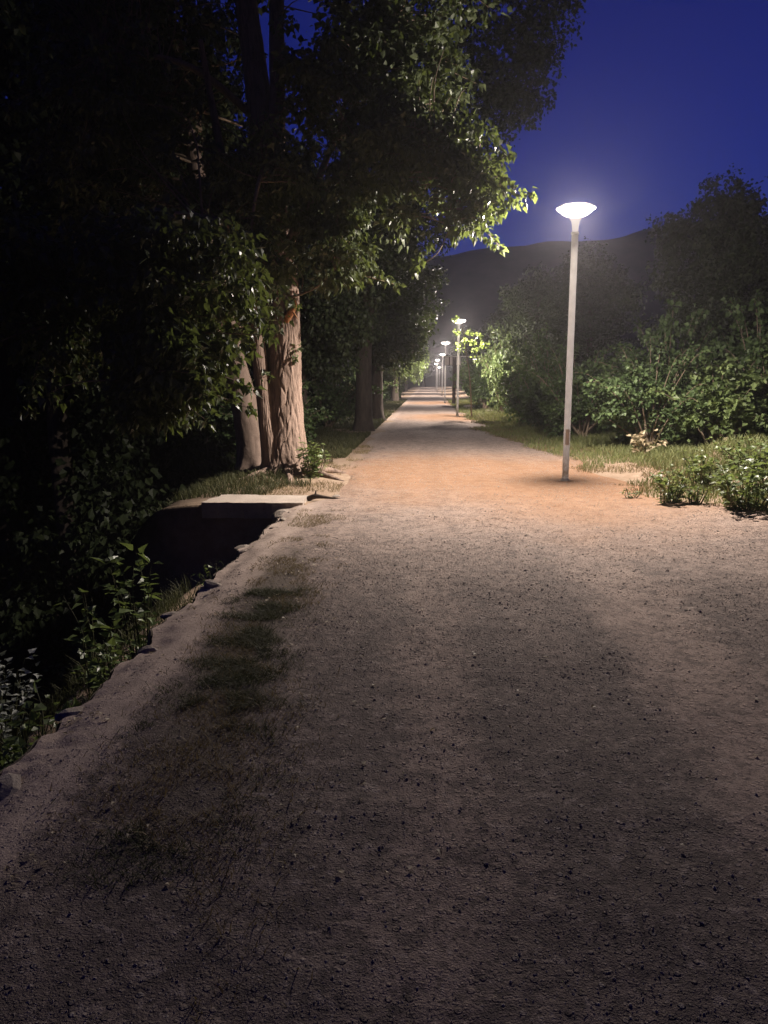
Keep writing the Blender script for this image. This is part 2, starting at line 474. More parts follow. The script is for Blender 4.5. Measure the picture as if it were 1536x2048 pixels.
def head_mats():
    m, nt, out = new_mat('lamp_diffuser')
    e = nd(nt, 'ShaderNodeEmission'); e.inputs[0].default_value = (1.0, 0.90, 0.80, 1); e.inputs[1].default_value = 14.0
    t = nd(nt, 'ShaderNodeBsdfTransparent'); t.inputs[0].default_value = (1, 1, 1, 1)
    a = nd(nt, 'ShaderNodeMixShader'); a.inputs[0].default_value = 0.35
    nt.links.new(t.outputs[0], a.inputs[1]); nt.links.new(e.outputs[0], a.inputs[2]); nt.links.new(a.outputs[0], out.inputs[0])
    M['diffuser'] = m
    for nm, key, tr, em in (('lamp_cap', 'cap', 0.28, 3.0), ('lamp_funnel', 'funnel', 0.31, 0.6)):
        m, nt, out = new_mat(nm)
        e = nd(nt, 'ShaderNodeEmission'); e.inputs[0].default_value = (1.0, 0.86, 0.76, 1); e.inputs[1].default_value = em
        t = nd(nt, 'ShaderNodeBsdfTransparent'); t.inputs[0].default_value = (1, 1, 1, 1)
        a = nd(nt, 'ShaderNodeMixShader'); a.inputs[0].default_value = 1 - tr
        nt.links.new(t.outputs[0], a.inputs[1]); nt.links.new(e.outputs[0], a.inputs[2]); nt.links.new(a.outputs[0], out.inputs[0])
        M[key] = m
    m, nt, out = new_mat('lamp_rim')
    principled(nt, out, ramp(nt, noise(nt, 12, 3, 0.5, pos(nt)), [(0.3, (0.30, 0.29, 0.28)), (0.7, (0.36, 0.35, 0.34))]), 0.45, 0.4)
    M['rim'] = m
head_mats()

def sign_mat():
    m, nt, out = new_mat('pale_sign_board')
    a = noise(nt, 3, 4, 0.6, pos(nt))
    principled(nt, out, ramp(nt, a, [(0.3, (0.62, 0.60, 0.57)), (0.7, (0.74, 0.72, 0.69))]), 0.5, 0.4)
    M['board'] = m
    m, nt, out = new_mat('dark_sign_frame')
    a = noise(nt, 6, 4, 0.6, pos(nt))
    principled(nt, out, ramp(nt, a, [(0.3, (0.045, 0.035, 0.030)), (0.7, (0.09, 0.07, 0.055))]), 0.7, 0.3)
    M['frame'] = m
sign_mat()

def hill_mat():
    m, nt, out = new_mat('hillside')
    a = noise(nt, 0.06, 6, 0.7, pos(nt))
    principled(nt, out, ramp(nt, a, [(0.35, (0.045, 0.050, 0.032)), (0.65, (0.13, 0.115, 0.085))]), 0.95, 0.05)
    M['hill'] = m
hill_mat()

# ------------------------------------------------------------------ terrain
DITCH_END = 9.12
def gz(x, y):
    x = np.asarray(x, float); y = np.asarray(y, float)
    z = 0.03 * (fbm(x * 0.9, y * 0.9, 3.0, 3) - 0.5)
    s = sst(2.3, 4.6, x)
    z = z + s * (0.12 + 0.20 * (fbm(x * 0.5, y * 0.4, 9.0, 3) - 0.35)) * sst(0, 4, np.abs(y) + 1)
    z = z + 0.5 * sst(6.0, 14.0, x)
    # sandy mound by the right hand weeds
    z = z + 0.34 * np.exp(-(((x - 5.1) / 0.9) ** 2 + ((y - 12.4) / 0.8) ** 2))
    inside = sst(DITCH_END + 0.05, DITCH_END - 0.02, y)
    drop = -0.80 * sst(-1.44, -1.52, x) - 5.2 * sst(-2.5, -5.6, x) + 0.10 * (fbm(x * 1.5, y * 1.5, 5, 3) - 0.5) * sst(-1.55, -1.8, x)
    flat = -5.7 * sst(-3.2, -6.2, x) * sst(70, 22, y) - 0.3 * sst(-2.6, -5.5, x) + 0.06 * (fbm(x * 1.5, y * 1.5, 5, 3) - 0.5) * sst(-1.9, -2.4, x)
    # roots lift the soil round the big trunk
    flat = flat + 0.07 * np.exp(-(((x + 2.2) / 0.7) ** 2 + ((y - 11.8) / 0.7) ** 2))
    return z + drop * inside + flat * (1 - inside)

def grid_mesh(xs, ys, zf):
    X, Y = np.meshgrid(xs, ys)
    V = np.stack([X, Y, zf(X, Y)], -1).reshape(-1, 3)
    nx, ny = len(xs), len(ys)
    i = np.arange(ny - 1)[:, None] * nx; j = np.arange(nx - 1)[None]
    F = np.stack([i + j, i + j + 1, i + nx + j + 1, i + nx + j], -1).reshape(-1, 4)
    return V, F

xs = np.unique(np.concatenate([-np.geomspace(7, 330, 36), np.arange(-7, -1.96, 0.09), np.arange(-1.96, -1.4, 0.02), np.arange(-1.4, 7, 0.09), np.geomspace(7, 330, 36)]))
ys = np.unique(np.concatenate([np.linspace(-60, 0.5, 25), np.arange(0.5, 9.0, 0.09), np.arange(9.0, 9.3, 0.02), np.arange(9.3, 20, 0.1), np.geomspace(20, 350, 130)]))
V, F = grid_mesh(xs, ys, lambda x, y: gz(x, y) - 0.012)
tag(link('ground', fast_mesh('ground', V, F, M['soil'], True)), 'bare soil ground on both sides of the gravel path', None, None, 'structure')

def x_left(y):
    y = np.asarray(y, float)
    near = -1.66 + 0.085 * (fbm(y * 3.1, 0 * y + 3, 1, 5) - 0.5) * 2
    far = -1.55 - 0.35 * sst(30, 70, y) + 0.35 * (fbm(y * 0.6, 0 * y + 8, 1, 3) - 0.5) * 2
    return np.where(y < 9.3, near, far * sst(9.3, 10.2, y) + near * (1 - sst(9.3, 10.2, y)))
def x_right(y):
    y = np.asarray(y, float)
    return 3.05 + 1.1 * sst(10.5, 7.5, y) - 1.15 * sst(12, 24, y) - 0.2 * sst(30, 60, y) + 0.45 * (fbm(y * 0.7, 0 * y + 21, 1, 3) - 0.5) * 2

ysp = [0.7]
while ysp[-1] < 190: ysp.append(ysp[-1] + max(0.022, 0.0115 * ysp[-1]))
ysp = np.array(ysp)
u = np.linspace(0, 1, 190)
xl, xr = x_left(ysp), x_right(ysp)
X = xl[:, None] + (xr - xl)[:, None] * u[None]
Y = np.repeat(ysp[:, None], len(u), 1)
el = np.where(ysp < 9.1, 0.0, 1.0)[:, None]
prof = np.minimum(sst(0.0, 0.10, u)[None] * el + (1 - el), sst(1.0, 0.88, u)[None])
rel = 0.020 * (fbm(X * 2.2, Y * 2.2, 0.5, 4) - 0.5) + 0.008 * (fbm(X * 8, Y * 8, 2.5, 3) - 0.5) + 0.004 * (vn(X * 24, Y * 24, 4.5) - 0.5) + 0.005 * (vn(X * 47, Y * 47, 6.5) - 0.5)
rut = -0.018 * np.exp(-((X - 1.42) / 0.22) ** 2) - 0.012 * np.exp(-((X - 0.0) / 0.2) ** 2) + 0.012 * np.exp(-((X - 0.75) / 0.3) ** 2)
base = 0.03 * (fbm(X * 0.9, Y * 0.9, 3.0, 3) - 0.5)
Z = np.maximum(base, np.where(X > -1.7, base, gz(X, Y))) * 1.0
# follow the rising verge on the right
Z = np.where(X > 2.2, gz(X, Y), Z)
Z = Z + 0.016 * prof - 0.03 * (1 - prof) + (rel + rut) * prof
dl = X - xl[:, None]
wv = 0.10 + 0.22 * fbm(X * 3.1, Y * 3.1, 12.5, 3)
near_edge = (1 - sst(0.0, 1.0, dl / wv)) * sst(9.4, 9.0, Y)
Z = Z - near_edge * (0.01 + 0.06 * fbm(X * 7, Y * 7, 14.5, 3)) + near_edge * 0.03 * (vn(X * 19, Y * 19, 15.5) - 0.5)
def path_z(x, y):
    """height of the path surface at points"""
    j = np.clip(np.searchsorted(ysp, y), 0, len(ysp) - 1)
    uu = (x - xl[j]) / (xr[j] - xl[j])
    i = np.clip((uu * (len(u) - 1)).round().astype(int), 0, len(u) - 1)
    return Z[j, i]
V = np.stack([X, Y, Z], -1).reshape(-1, 3)
nx, ny = len(u), len(ysp)
i = np.arange(ny - 1)[:, None] * nx; j = np.arange(nx - 1)[None]
F = np.stack([i + j, i + j + 1, i + nx + j + 1, i + nx + j], -1).reshape(-1, 4)
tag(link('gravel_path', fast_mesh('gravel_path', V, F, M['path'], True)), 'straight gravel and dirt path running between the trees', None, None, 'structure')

# hills: a long ridge rising to the right
def ridge(x):
    k = np.array([-500, -200, -60, 10, 22, 47, 57, 70, 84, 112, 163, 260, 420, 560.0])
    h = np.array([30, 38, 50, 62, 64.5, 66.5, 68.2, 68.0, 68.8, 75, 79.5, 88, 96, 90.0])
    return 1.5 + 0.6 * (np.interp(x / 0.6, k, h) - 1.5) + 1.3 * (fbm(x * 0.09, 0 * x + 2, 1, 5) - 0.5)
xs = np.linspace(-290, 320, 400); ys = np.linspace(172, 345, 46)
def hz(x, y):
    t = sst(172, 240, y) * (1 - 0.55 * sst(243, 345, y))
    return -1 + (ridge(x) + 1) * t + 4 * (fbm(x * 0.05, y * 0.05, 4, 4) - 0.5) * t * (1 - np.exp(-((y - 240) / 30.0) ** 2))
V, F = grid_mesh(xs, ys, hz)
tag(link('hills', fast_mesh('hills', V, F, M['hill'], True)), 'dark wooded ridge against the blue night sky', None, None, 'structure')

# ------------------------------------------------------------------ stones
def rock_mesh(name, seed, mat, sub=2, sq=(1, 1, 0.6), rough=0.35):
    import bmesh
    bm = bmesh.new(); bmesh.ops.create_icosphere(bm, subdivisions=sub, radius=1.0)
    V = np.array([v.co[:] for v in bm.verts]); F = np.array([[v.index for v in f.verts] for f in bm.faces]); bm.free()
    r = np.random.default_rng(seed)
    for _ in range(7):                       # cut flats like broken stone
        d = nrm(r.normal(size=3)); k = r.uniform(0.55, 0.9)
        s = V @ d; V = V - np.clip(s - k, 0, None)[:, None] * d
    n = fbm(V[:, 0] * 1.7 + seed, V[:, 1] * 1.7, V[:, 2] * 1.7, 3) - 0.5
    V = V * (1 + rough * n)[:, None] * np.array(sq)
    return fast_mesh(name, V, F, mat, False)

stone_protos = [rock_mesh('edge_stone', 30 + k, M['stone'], 2, (1, 0.8, 0.5)) for k in range(6)]
pale_protos = [rock_mesh('pale_stone', 50 + k, M['pale_stone'], 2, (1, 0.75, 0.5)) for k in range(3)]

# retaining wall along the ditch: rubble face with single edge stones set along its top
wall = thing('retaining_wall', 'low rubble retaining wall edging the path above the dark ditch', 'wall', (-1.66, 5.0, 0))
yy = np.arange(0.8, 9.14, 0.05); zz = np.linspace(-1.25, 0.004, 22)
Yg, Zg = np.meshgrid(yy, zz)
Xg = x_left(Yg) - 0.012 - 0.07 * (fbm(Yg * 4, Zg * 6, 2, 3) - 0.3) * (1 - sst(-0.04, 0.0, Zg)) - 0.05 * (Zg < -0.1) * 0
top = path_z(x_left(yy), yy)
Zg = -1.25 + (Zg + 1.25) / 1.254 * (top[None] + 1.25 - 0.002)
V = np.stack([Xg + 1.66, Yg - 5.0, Zg], -1).reshape(-1, 3)
nx, ny = len(yy), len(zz)
i = np.arange(ny - 1)[:, None] * nx; j = np.arange(nx - 1)[None]
F = np.stack([i + j, i + nx + j, i + nx + j + 1, i + j + 1], -1).reshape(-1, 4)
link('wall_face', fast_mesh('wall_face', V, F, M['dark_wall'], True), wall)
y = 1.3
while y < 9.0:
    s = rng.choice([rng.uniform(0.025, 0.06), rng.uniform(0.05, 0.13)])
    o = link('stone', stone_protos[rng.integers(6)], wall)
    x = float(x_left(np.array([y]))[0]) + rng.uniform(-0.05, 0.12)
    o.location = (x + 1.66, y - 5.0, float(path_z(np.array([x + 0.03]), np.array([y]))[0]) - s * rng.uniform(0.12, 0.42))
    o.scale = (s * rng.uniform(0.8, 1.2), s * rng.uniform(0.9, 1.5), s * rng.uniform(0.7, 1.1))
    o.rotation_euler = (rng.uniform(-0.25, 0.25), rng.uniform(-0.3, 0.3), rng.uniform(0, 6.28))
    y += s * (rng.uniform(1.2, 4.0) if y > 6.8 else rng.uniform(2.5, 9.0))

# ------------------------------------------------------------------ culvert slab over the ditch
slab = thing('culvert_slab', 'flat concrete culvert slab bridging the ditch beside the big trunk', 'slab', (-2.1, 9.4, 0))
def slab_mesh():
    nx, ny = 40, 22
    xs_ = np.linspace(-2.72, -1.52, nx); ys_ = np.linspace(9.10, 9.74, ny)
    Xs, Ys = np.meshgrid(xs_, ys_)
    jag = 0.055 * (fbm(Xs * 5, Ys * 5, 4, 3) - 0.5) * 2
    Ys = Ys + jag * (np.abs(Ys - 9.42) > 0.28)
    Xs = Xs + 0.16 * (Ys - 9.1) * (Xs < -2.2) * 0.6 + jag
    Zt = 0.035 + 0.012 * (fbm(Xs * 6, Ys * 6, 1, 3) - 0.5)
    top = np.stack([Xs, Ys, Zt], -1).reshape(-1, 3); bot = np.stack([Xs, Ys + 0.01, Zt * 0 - 0.16], -1).reshape(-1, 3)
    n = nx * ny
    i = np.arange(ny - 1)[:, None] * nx; j = np.arange(nx - 1)[None]
    f1 = np.stack([i + j, i + j + 1, i + nx + j + 1, i + nx + j], -1).reshape(-1, 4)
    ring = list(range(nx)) + [k * nx + nx - 1 for k in range(1, ny)] + [(ny - 1) * nx + k for k in range(nx - 2, -1, -1)] + [k * nx for k in range(ny - 2, 0, -1)]
    ring = np.array(ring); r2 = np.roll(ring, -1)
    f2 = np.stack([ring + n, r2 + n, r2, ring], -1)
    return np.vstack([top, bot]) - np.array([-2.1, 9.4, 0]), np.vstack([f1, f1[:, ::-1] + n, f2])
V, F = slab_mesh()
link('slab_top', fast_mesh('slab_top', V, F, M['concrete'], False), slab)
V, F = join([box(-2.68, -1.62, 9.19, 9.6, -1.3, -0.165)])
link('headwall', fast_mesh('headwall', V - np.array([-2.1, 9.4, 0]), F, M['dark_wall'], False), slab)
# ------------------------------------------------------------------ street lamps
pv, pf = lathe([(0.0, -0.3), (0.075, -0.3), (0.075, 0.025), (0.056, 0.03), (0.056, 0.05), (0.047, 0.055), (0.047, 3.50), (0.045, 3.52), (0.0, 3.52)], 28)
post_me = fast_mesh('post', pv, pf, M['post'], True)
pv, pf = lathe([(0.0, 3.52), (0.055, 3.52), (0.055, 3.55), (0.0, 3.55)], 28)
collar_me = fast_mesh('collar', pv, pf, M['post'], False)
pv, pf = lathe([(0.042, 3.551), (0.045, 3.62), (0.056, 3.69), (0.084, 3.735), (0.098, 3.752)], 28)
neck_me = fast_mesh('neck', pv, pf, M['funnel'], True)
pv, pf = lathe([(0.100, 3.754), (0.175, 3.790), (0.258, 3.852), (0.266, 3.870)], 32)
diff_me = fast_mesh('diffuser', pv, pf, M['diffuser'], True)
pv, pf = lathe([(0.270, 3.8815), (0.21, 3.905), (0.10, 3.925), (0.004, 3.93)], 32)
cap_me = fast_mesh('cap', pv, pf, M['cap'], True)
pv, pf = lathe([(0.264, 3.868), (0.273, 3.868), (0.273, 3.880), (0.264, 3.880), (0.264, 3.868)], 32)
rim_me = fast_mesh('rim', pv, pf, M['rim'], False)
pv, pf = lathe([(0.0, 0.0), (0.02, 0.0), (0.02, 0.05), (0.0, 0.05)], 10)
hatch_v, hatch_f = box(-0.028, 0.028, -0.052, -0.044, 0.55, 0.78)
hatch_me = fast_mesh('service_hatch', hatch_v, hatch_f, M['post'], False)

bulb_d = bpy.data.lights.new('bulb', 'POINT')
bulb_d.energy = LAMP_POWER
bulb_d.color = (1.0, 0.87, 0.78)
bulb_d.shadow_soft_size = 0.06
refl_d = bpy.data.lights.new('reflector_bulb', 'SPOT')      # the reflector throws most light down and outwards
refl_d.energy = REFLECTOR_POWER
refl_d.color = bulb_d.color
refl_d.spot_size = R(148); refl_d.spot_blend = 0.6; refl_d.shadow_soft_size = 0.06
lamp_spots = [
    (2.05, 11.5, 'nearest tall grey path lamp with glowing bowl head over the ochre dirt'),
    (1.22, 32.2, 'second lamp along the path, its glowing head partly hidden by leaves'),
    (1.10, 51.0, 'third lamp along the path, just left of the pale sign boards'),
    (1.33, 74.0, 'fourth lamp along the path, its head just below and left of the third'),
    (1.10, 95.0, 'fifth lamp along the path, leftmost of the far glowing heads'),
    (1.20, 117.0, 'sixth lamp along the path, second farthest of the glowing heads'),
    (2.10, 150.0, 'farthest lamp along the path, the lowest glowing head'),
]
for k, (lx, ly, lab) in enumerate(lamp_spots):
    z0 = float(gz(lx, ly)) + 0.0
    t = thing('street_lamp', lab, 'street lamp', (lx, ly, z0), 0.3 * k, 'lamps along the path')
    link('post', post_me, t); link('collar', collar_me, t)
    if k == 0: link('service_hatch', hatch_me, t)
    nk = link('neck', neck_me, t)
    h = link('diffuser', diff_me, t); link('rim', rim_me, h); link('cap', cap_me, h)
    b = link('bulb', bulb_d, t); b.location = (0, 0, 3.855)
    b = link('reflector_bulb', refl_d, t); b.location = (0, 0, 3.857)

# ------------------------------------------------------------------ the big multi-stemmed poplar
def bark_disp(amp, seed, flare=0.0, lobes=6, base_h=0.7):
    def f(th, t, P):
        z = P[:, 2][:, None]
        w = 1.6 * (fbm(np.cos(th) * 1.8 + seed, np.sin(th) * 1.8 + z * 1.2, z * 0.9, 3) - 0.5)
        q = 2.0 * (vn(z * 3.1 + seed, np.cos(th) * 2.5, np.sin(th) * 2.5) - 0.5)
        pa = 10 * (th + 0.5 * w) + 6.5 * z + 2.2 * q
        pb = 10 * (th + 0.5 * w) - 7.5 * z + 2.2 * q + 1.7
        fur = np.minimum(np.abs(np.sin(pa)), np.abs(np.sin(pb)))          # furrows crossing into long plates
        ridge_ = np.clip(fur, 0, 0.7) ** 0.6
        br = vn(np.cos(th) * 5 + seed, np.sin(th) * 5, z * 7)
        d = amp * (ridge_ * (0.55 + 0.9 * br) - 0.35) + amp * 0.7 * (fbm(np.cos(th) * 3, np.sin(th) * 3 + seed, z * 4, 3) - 0.5)
        fl = np.exp(-np.clip(z, 0, None) / (base_h * 0.38))
        d = d + flare * fl * (0.65 + 0.55 * np.sin(lobes * th + seed) * np.exp(-np.clip(z, 0, None) / 0.25))
        return d
    return f

def stem(pts, rad, n, sides, amp, seed, flare=0.0):
    P, r = smooth_path(pts, rad, n)
    return tube(P, r, sides, bark_disp(amp, seed, flare))

def twigs_to(centres, skel, r0=0.011, r1=0.003, sides=4):
    """thin twigs from the nearest limb point towards each clump"""
    parts = []
    for c in centres:
        d = np.linalg.norm(skel - c, axis=1)
        a = skel[np.argmin(d + 0.4 * np.clip(skel[:, 2] - c[2], 0, None))]
        L = np.linalg.norm(c - a)
        if L < 0.1: continue
        mid = (a + c) / 2 + rng.normal(size=3) * 0.10 * L + np.array([0, 0, 0.10 * L])
        P, r = smooth_path([a, mid, c], [r0 * (0.6 + 0.5 * min(L, 2)), (r0 + r1) / 2, r1], 7)
        parts.append(tube(P, r, sides, cap=False))
    return join(parts)

TB = np.array([-2.2, 11.8, 0.0])
tree = thing('poplar_tree', 'big twin-stemmed poplar with furrowed lamplit bark and low leafy branches', 'tree', tuple(TB + np.array([-0.04, 0.3, 0.0])))
mainP = [(-2.20, 11.8, -0.25), (-2.20, 11.8, 0.25), (-2.205, 11.8, 1.2), (-2.20, 11.8, 2.4), (-2.23, 11.8, 3.0), (-2.35, 11.85, 4.1), (-2.50, 11.9, 5.5), (-2.68, 12.0, 6.9), (-2.95, 12.0, 9.6)]
V, F = stem(mainP, [0.34, 0.31, 0.265, 0.25, 0.245, 0.22, 0.18, 0.15, 0.07], 420, 200, 0.020, 1.3, 0.20)
link('trunk', fast_mesh('trunk', V - TB, F, M['bark'], True), tree)
V, F = stem([(-2.36, 11.66, -0.2), (-2.40, 11.64, 0.3), (-2.48, 11.62, 1.05), (-2.565, 11.62, 1.95), (-2.61, 11.62, 2.4), (-2.72, 11.6, 3.0), (-2.95, 11.5, 4.4), (-3.2, 11.3, 6.2)],
            [0.19, 0.155, 0.118, 0.108, 0.10, 0.09, 0.065, 0.03], 240, 110, 0.010, 4.1, 0.06)
o = link('slender_stem', fast_mesh('slender_stem', V - TB, F, M['bark'], True), tree); o['label'] = 'slender second stem rising beside the main trunk'
limb_defs = [
    ([(-2.33, 11.85, 3.7), (-2.27, 11.8, 4.6), (-2.22, 11.8, 5.6), (-2.2, 11.8, 6.9), (-2.1, 11.7, 9.2)], [0.15, 0.13, 0.115, 0.10, 0.05]),
    ([(-2.25, 11.8, 3.2), (-1.75, 11.45, 3.95), (-0.9, 11.1, 4.55), (0.1, 10.7, 4.75), (0.75, 10.5, 4.45), (0.98, 10.45, 4.05)], [0.085, 0.068, 0.05, 0.032, 0.016, 0.006]),
    ([(-1.75, 11.45, 3.95), (-1.35, 11.5, 4.9), (-0.8, 11.6, 5.9), (-0.2, 11.6, 7.0)], [0.055, 0.045, 0.032, 0.014]),
    ([(-2.2, 11.62, 2.72), (-1.9, 11.4, 2.74), (-1.55, 11.2, 2.86), (-1.25, 11.05, 3.15)], [0.020, 0.016, 0.011, 0.005]),
    ([(-2.62, 11.62, 3.3), (-2.7, 10.4, 3.6), (-2.6, 8.8, 3.1), (-2.6, 7.8, 2.3), (-2.75, 7.5, 1.5)], [0.06, 0.05, 0.036, 0.022, 0.007]),
    ([(-2.7, 10.4, 3.6), (-3.1, 9.0, 3.4), (-3.6, 8.1, 2.9), (-3.8, 7.8, 2.1)], [0.045, 0.034, 0.022, 0.008]),
    ([(-2.35, 11.8, 4.2), (-2.2, 11.0, 4.5), (-2.2, 10.2, 4.0), (-2.3, 9.85, 3.0)], [0.05, 0.04, 0.026, 0.008]),
    ([(-2.5, 11.9, 5.3), (-3.4, 11.4, 5.9), (-4.5, 11.0, 6.0)], [0.06, 0.045, 0.015]),
    ([(0.1, 10.7, 4.75), (0.3, 10.6, 4.2), (0.32, 10.55, 3.55)], [0.02, 0.012, 0.005]),
    ([(-2.55, 11.8, 2.35), (-2.95, 10.6, 2.15), (-2.9, 10.3, 1.72)], [0.012, 0.009, 0.004]),
]
for a, L in ((-2.2, 0.75), (-1.35, 0.95), (-0.55, 0.85), (0.35, 0.7), (-3.0, 0.6)):
    c0, s0 = math.cos(a), math.sin(a)
    b0 = np.array([-2.2, 11.8, 0.0])
    pts = [b0 + [c0 * 0.20, s0 * 0.20, 0.30], b0 + [c0 * 0.36, s0 * 0.36, 0.10], b0 + [c0 * (0.36 + L * 0.5), s0 * (0.36 + L * 0.5) + 0.05, 0.045], b0 + [c0 * (0.36 + L), s0 * (0.36 + L) - 0.05, -0.03]]
    P, r = smooth_path(pts, [0.10, 0.085, 0.05, 0.015], 40)
    V, F = tube(P, r, 20, bark_disp(0.010, 3.0 + a))
    link('root', fast_mesh('root', V - TB, F, M['bark'], True), tree)
skel = [smooth_path(mainP[3:], [1] * 6, 30)[0]]
for pts, rad in limb_defs:
    P, r = smooth_path(pts, rad, 40)
    skel.append(P)
    big = rad[0] > 0.1
    V, F = tube(P, r, 40 if big else 12, bark_disp(0.012 if big else 0.003, 2.2))
    link('limb', fast_mesh('limb', V - TB, F, M['bark'] if big else M['twig'], True), tree)
skel = np.vstack(skel)
# torn branch stub with raw wood
P, r = smooth_path([(-2.16, 11.66, 2.33), (-2.06, 11.52, 2.48), (-1.98, 11.46, 2.58), (-1.965, 11.44, 2.70)], [0.05, 0.062, 0.045, 0.018], 30)
V, F = tube(P, r, 18, lambda th, t, P_: 0.018 * (vn(th * 4 + 0 * t, t * 14 + 0 * th) - 0.4))
V2, F2 = tube(*smooth_path([(-2.0, 11.46, 2.52), (-1.95, 11.44, 2.45), (-1.90, 11.44, 2.38)], [0.02, 0.010, 0.002], 8), 6)
V, F = join([(V, F), (V2, F2)])
o = link('branch_stub', fast_mesh('branch_stub', V - TB, F, M['broken_wood'], True), tree); o['label'] = 'torn orange branch stub on the trunk'

def pull(c, r, n, k=0.80):
    return ((c[0] * k, c[1] * k, 1.5 + (c[2] - 1.5) * k), tuple(q * k for q in r), n)
masses = [  # centre, radii, clumps
    pull((-3.25, 9.7, 2.85), (1.15, 0.8, 0.8), 102),
    pull((-3.45, 9.4, 1.62), (0.62, 0.5, 0.62), 67),
    pull((-3.25, 9.6, 2.08), (0.70, 0.6, 0.55), 60),
    ((-2.35, 9.9, 2.95), (0.50, 0.6, 0.62), 36),
    pull((-4.7, 9.8, 2.6), (1.1, 0.9, 1.1), 85),
    ((-2.1, 10.9, 4.1), (1.3, 0.8, 0.75), 90),
    ((-1.28, 11.2, 3.35), (0.46, 0.45, 0.62), 39),
    ((-0.25, 10.8, 4.55), (0.95, 0.7, 0.55), 82),
    ((0.62, 10.5, 4.12), (0.40, 0.45, 0.50), 34),
    ((0.30, 10.55, 3.75), (0.36, 0.35, 0.36), 16),
    ((-0.45, 10.9, 3.98), (0.16, 0.2, 0.42), 4),
    ((-0.9, 11.6, 5.7), (1.25, 1.1, 0.85), 117),
    ((-0.3, 11.7, 7.0), (1.15, 1.1, 1.1), 101),
    ((-4.45, 11.2, 5.2), (1.35, 1.3, 1.3), 109),
    ((-1.6, 11.8, 8.6), (1.8, 1.3, 1.2), 94),
    ((-4.6, 11.6, 7.6), (1.4, 1.3, 1.4), 86),
]
cl = np.vstack([in_ellipsoid(n, c, r, 0.40) for c, r, n in masses])
keep = fbm(cl[:, 0] * 1.3, cl[:, 1] * 1.3, cl[:, 2] * 1.3, 2) > 0.34
cl = cl[keep]
cl = cl + rng.normal(size=cl.shape) * 0.10
spray = []
for c, r, n in masses:                       # shoots that break the outline of each mass
    for q in range(max(3, n // 9)):
        d = rand_dir(1)[0] * np.array([1, 1, 0.8]) + np.array([0, 0, -0.12])
        a0 = np.array(c) + d * np.array(r) * 0.8; L = rng.uniform(0.25, 0.62)
        for t_ in np.linspace(0.25, 1.0, 4):
            spray.append(a0 + d * L * t_ + np.array([0, 0, -0.22 * L * t_ * t_]))
spray = np.array(spray)
near = cl[cl[:, 2] < 5.2]; high = cl[cl[:, 2] >= 5.2]
lv = [clump_leaves(near, 56, 0.28, 0.098, True, 0.8), clump_leaves(high, 52, 0.29, 0.105, False, 0.6)]
lv.append(clump_leaves(spray, 13, 0.10, 0.092, True, 0.8))
sp = np.array([(-1.98, 11.6, 1.98), (-2.0, 11.58, 1.88), (-2.02, 11.6, 1.80), (-2.42, 11.45, 1.55)])
lv.append(clump_leaves(sp, 12, 0.075, 0.075, True, 0.4))
V, F = join([(a, b) for a, b, c in lv]); tint = np.concatenate([c for a, b, c in lv])
o = link('crown', fast_mesh('crown', V - TB, F, M['poplar'], False, tint), tree); o['kind'] = 'stuff'
V, F = twigs_to(np.vstack([cl, spray[3::4]]), skel)
o = link('twigs', fast_mesh('twigs', V - TB, F, M['twig'], True), tree); o['kind'] = 'stuff'

# leaning pale trunk behind the big poplar
T3 = np.array([-2.97, 12.9, 0.0])
tree3 = thing('poplar_tree', 'pale smooth trunk leaning away behind the big poplar, dappled with leaf shadow', 'tree', tuple(T3))
V, F = stem([(-2.93, 12.9, -0.3), (-2.95, 12.9, 0.2), (-3.06, 12.9, 1.0), (-3.22, 12.9, 1.7), (-3.36, 12.9, 2.4), (-3.5, 12.9, 3.1), (-3.8, 13, 5.0), (-4.3, 13.2, 8.0)],
            [0.28, 0.26, 0.225, 0.20, 0.175, 0.165, 0.12, 0.05], 200, 60, 0.006, 8.3, 0.09)
link('trunk', fast_mesh('trunk', V - T3, F, M['pale_bark'], True), tree3)
cl = np.vstack([in_ellipsoid(n, c, r, 0.42) for c, r, n in [((-4.6, 13.6, 6.6), (1.7, 1.5, 1.7), 150), ((-5.4, 13.4, 4.4), (1.5, 1.4, 1.4), 120), ((-3.4, 13.4, 8.8), (1.6, 1.4, 1.3), 90)]])
V, F, tint = clump_leaves(cl, 55, 0.36, 0.12, False, 0.6)
o = link('crown', fast_mesh('crown', V - T3, F, M['dark_leaf'], False, tint), tree3); o['kind'] = 'stuff'
V, F = twigs_to(cl[::2], smooth_path([(-3.22, 12.9, 2.4), (-3.6, 13, 5.0), (-4.1, 13.2, 8.0)], [1, 1, 1], 20)[0], 0.02, 0.004)
o = link('twigs', fast_mesh('twigs', V - T3, F, M['twig'], True), tree3); o['kind'] = 'stuff'

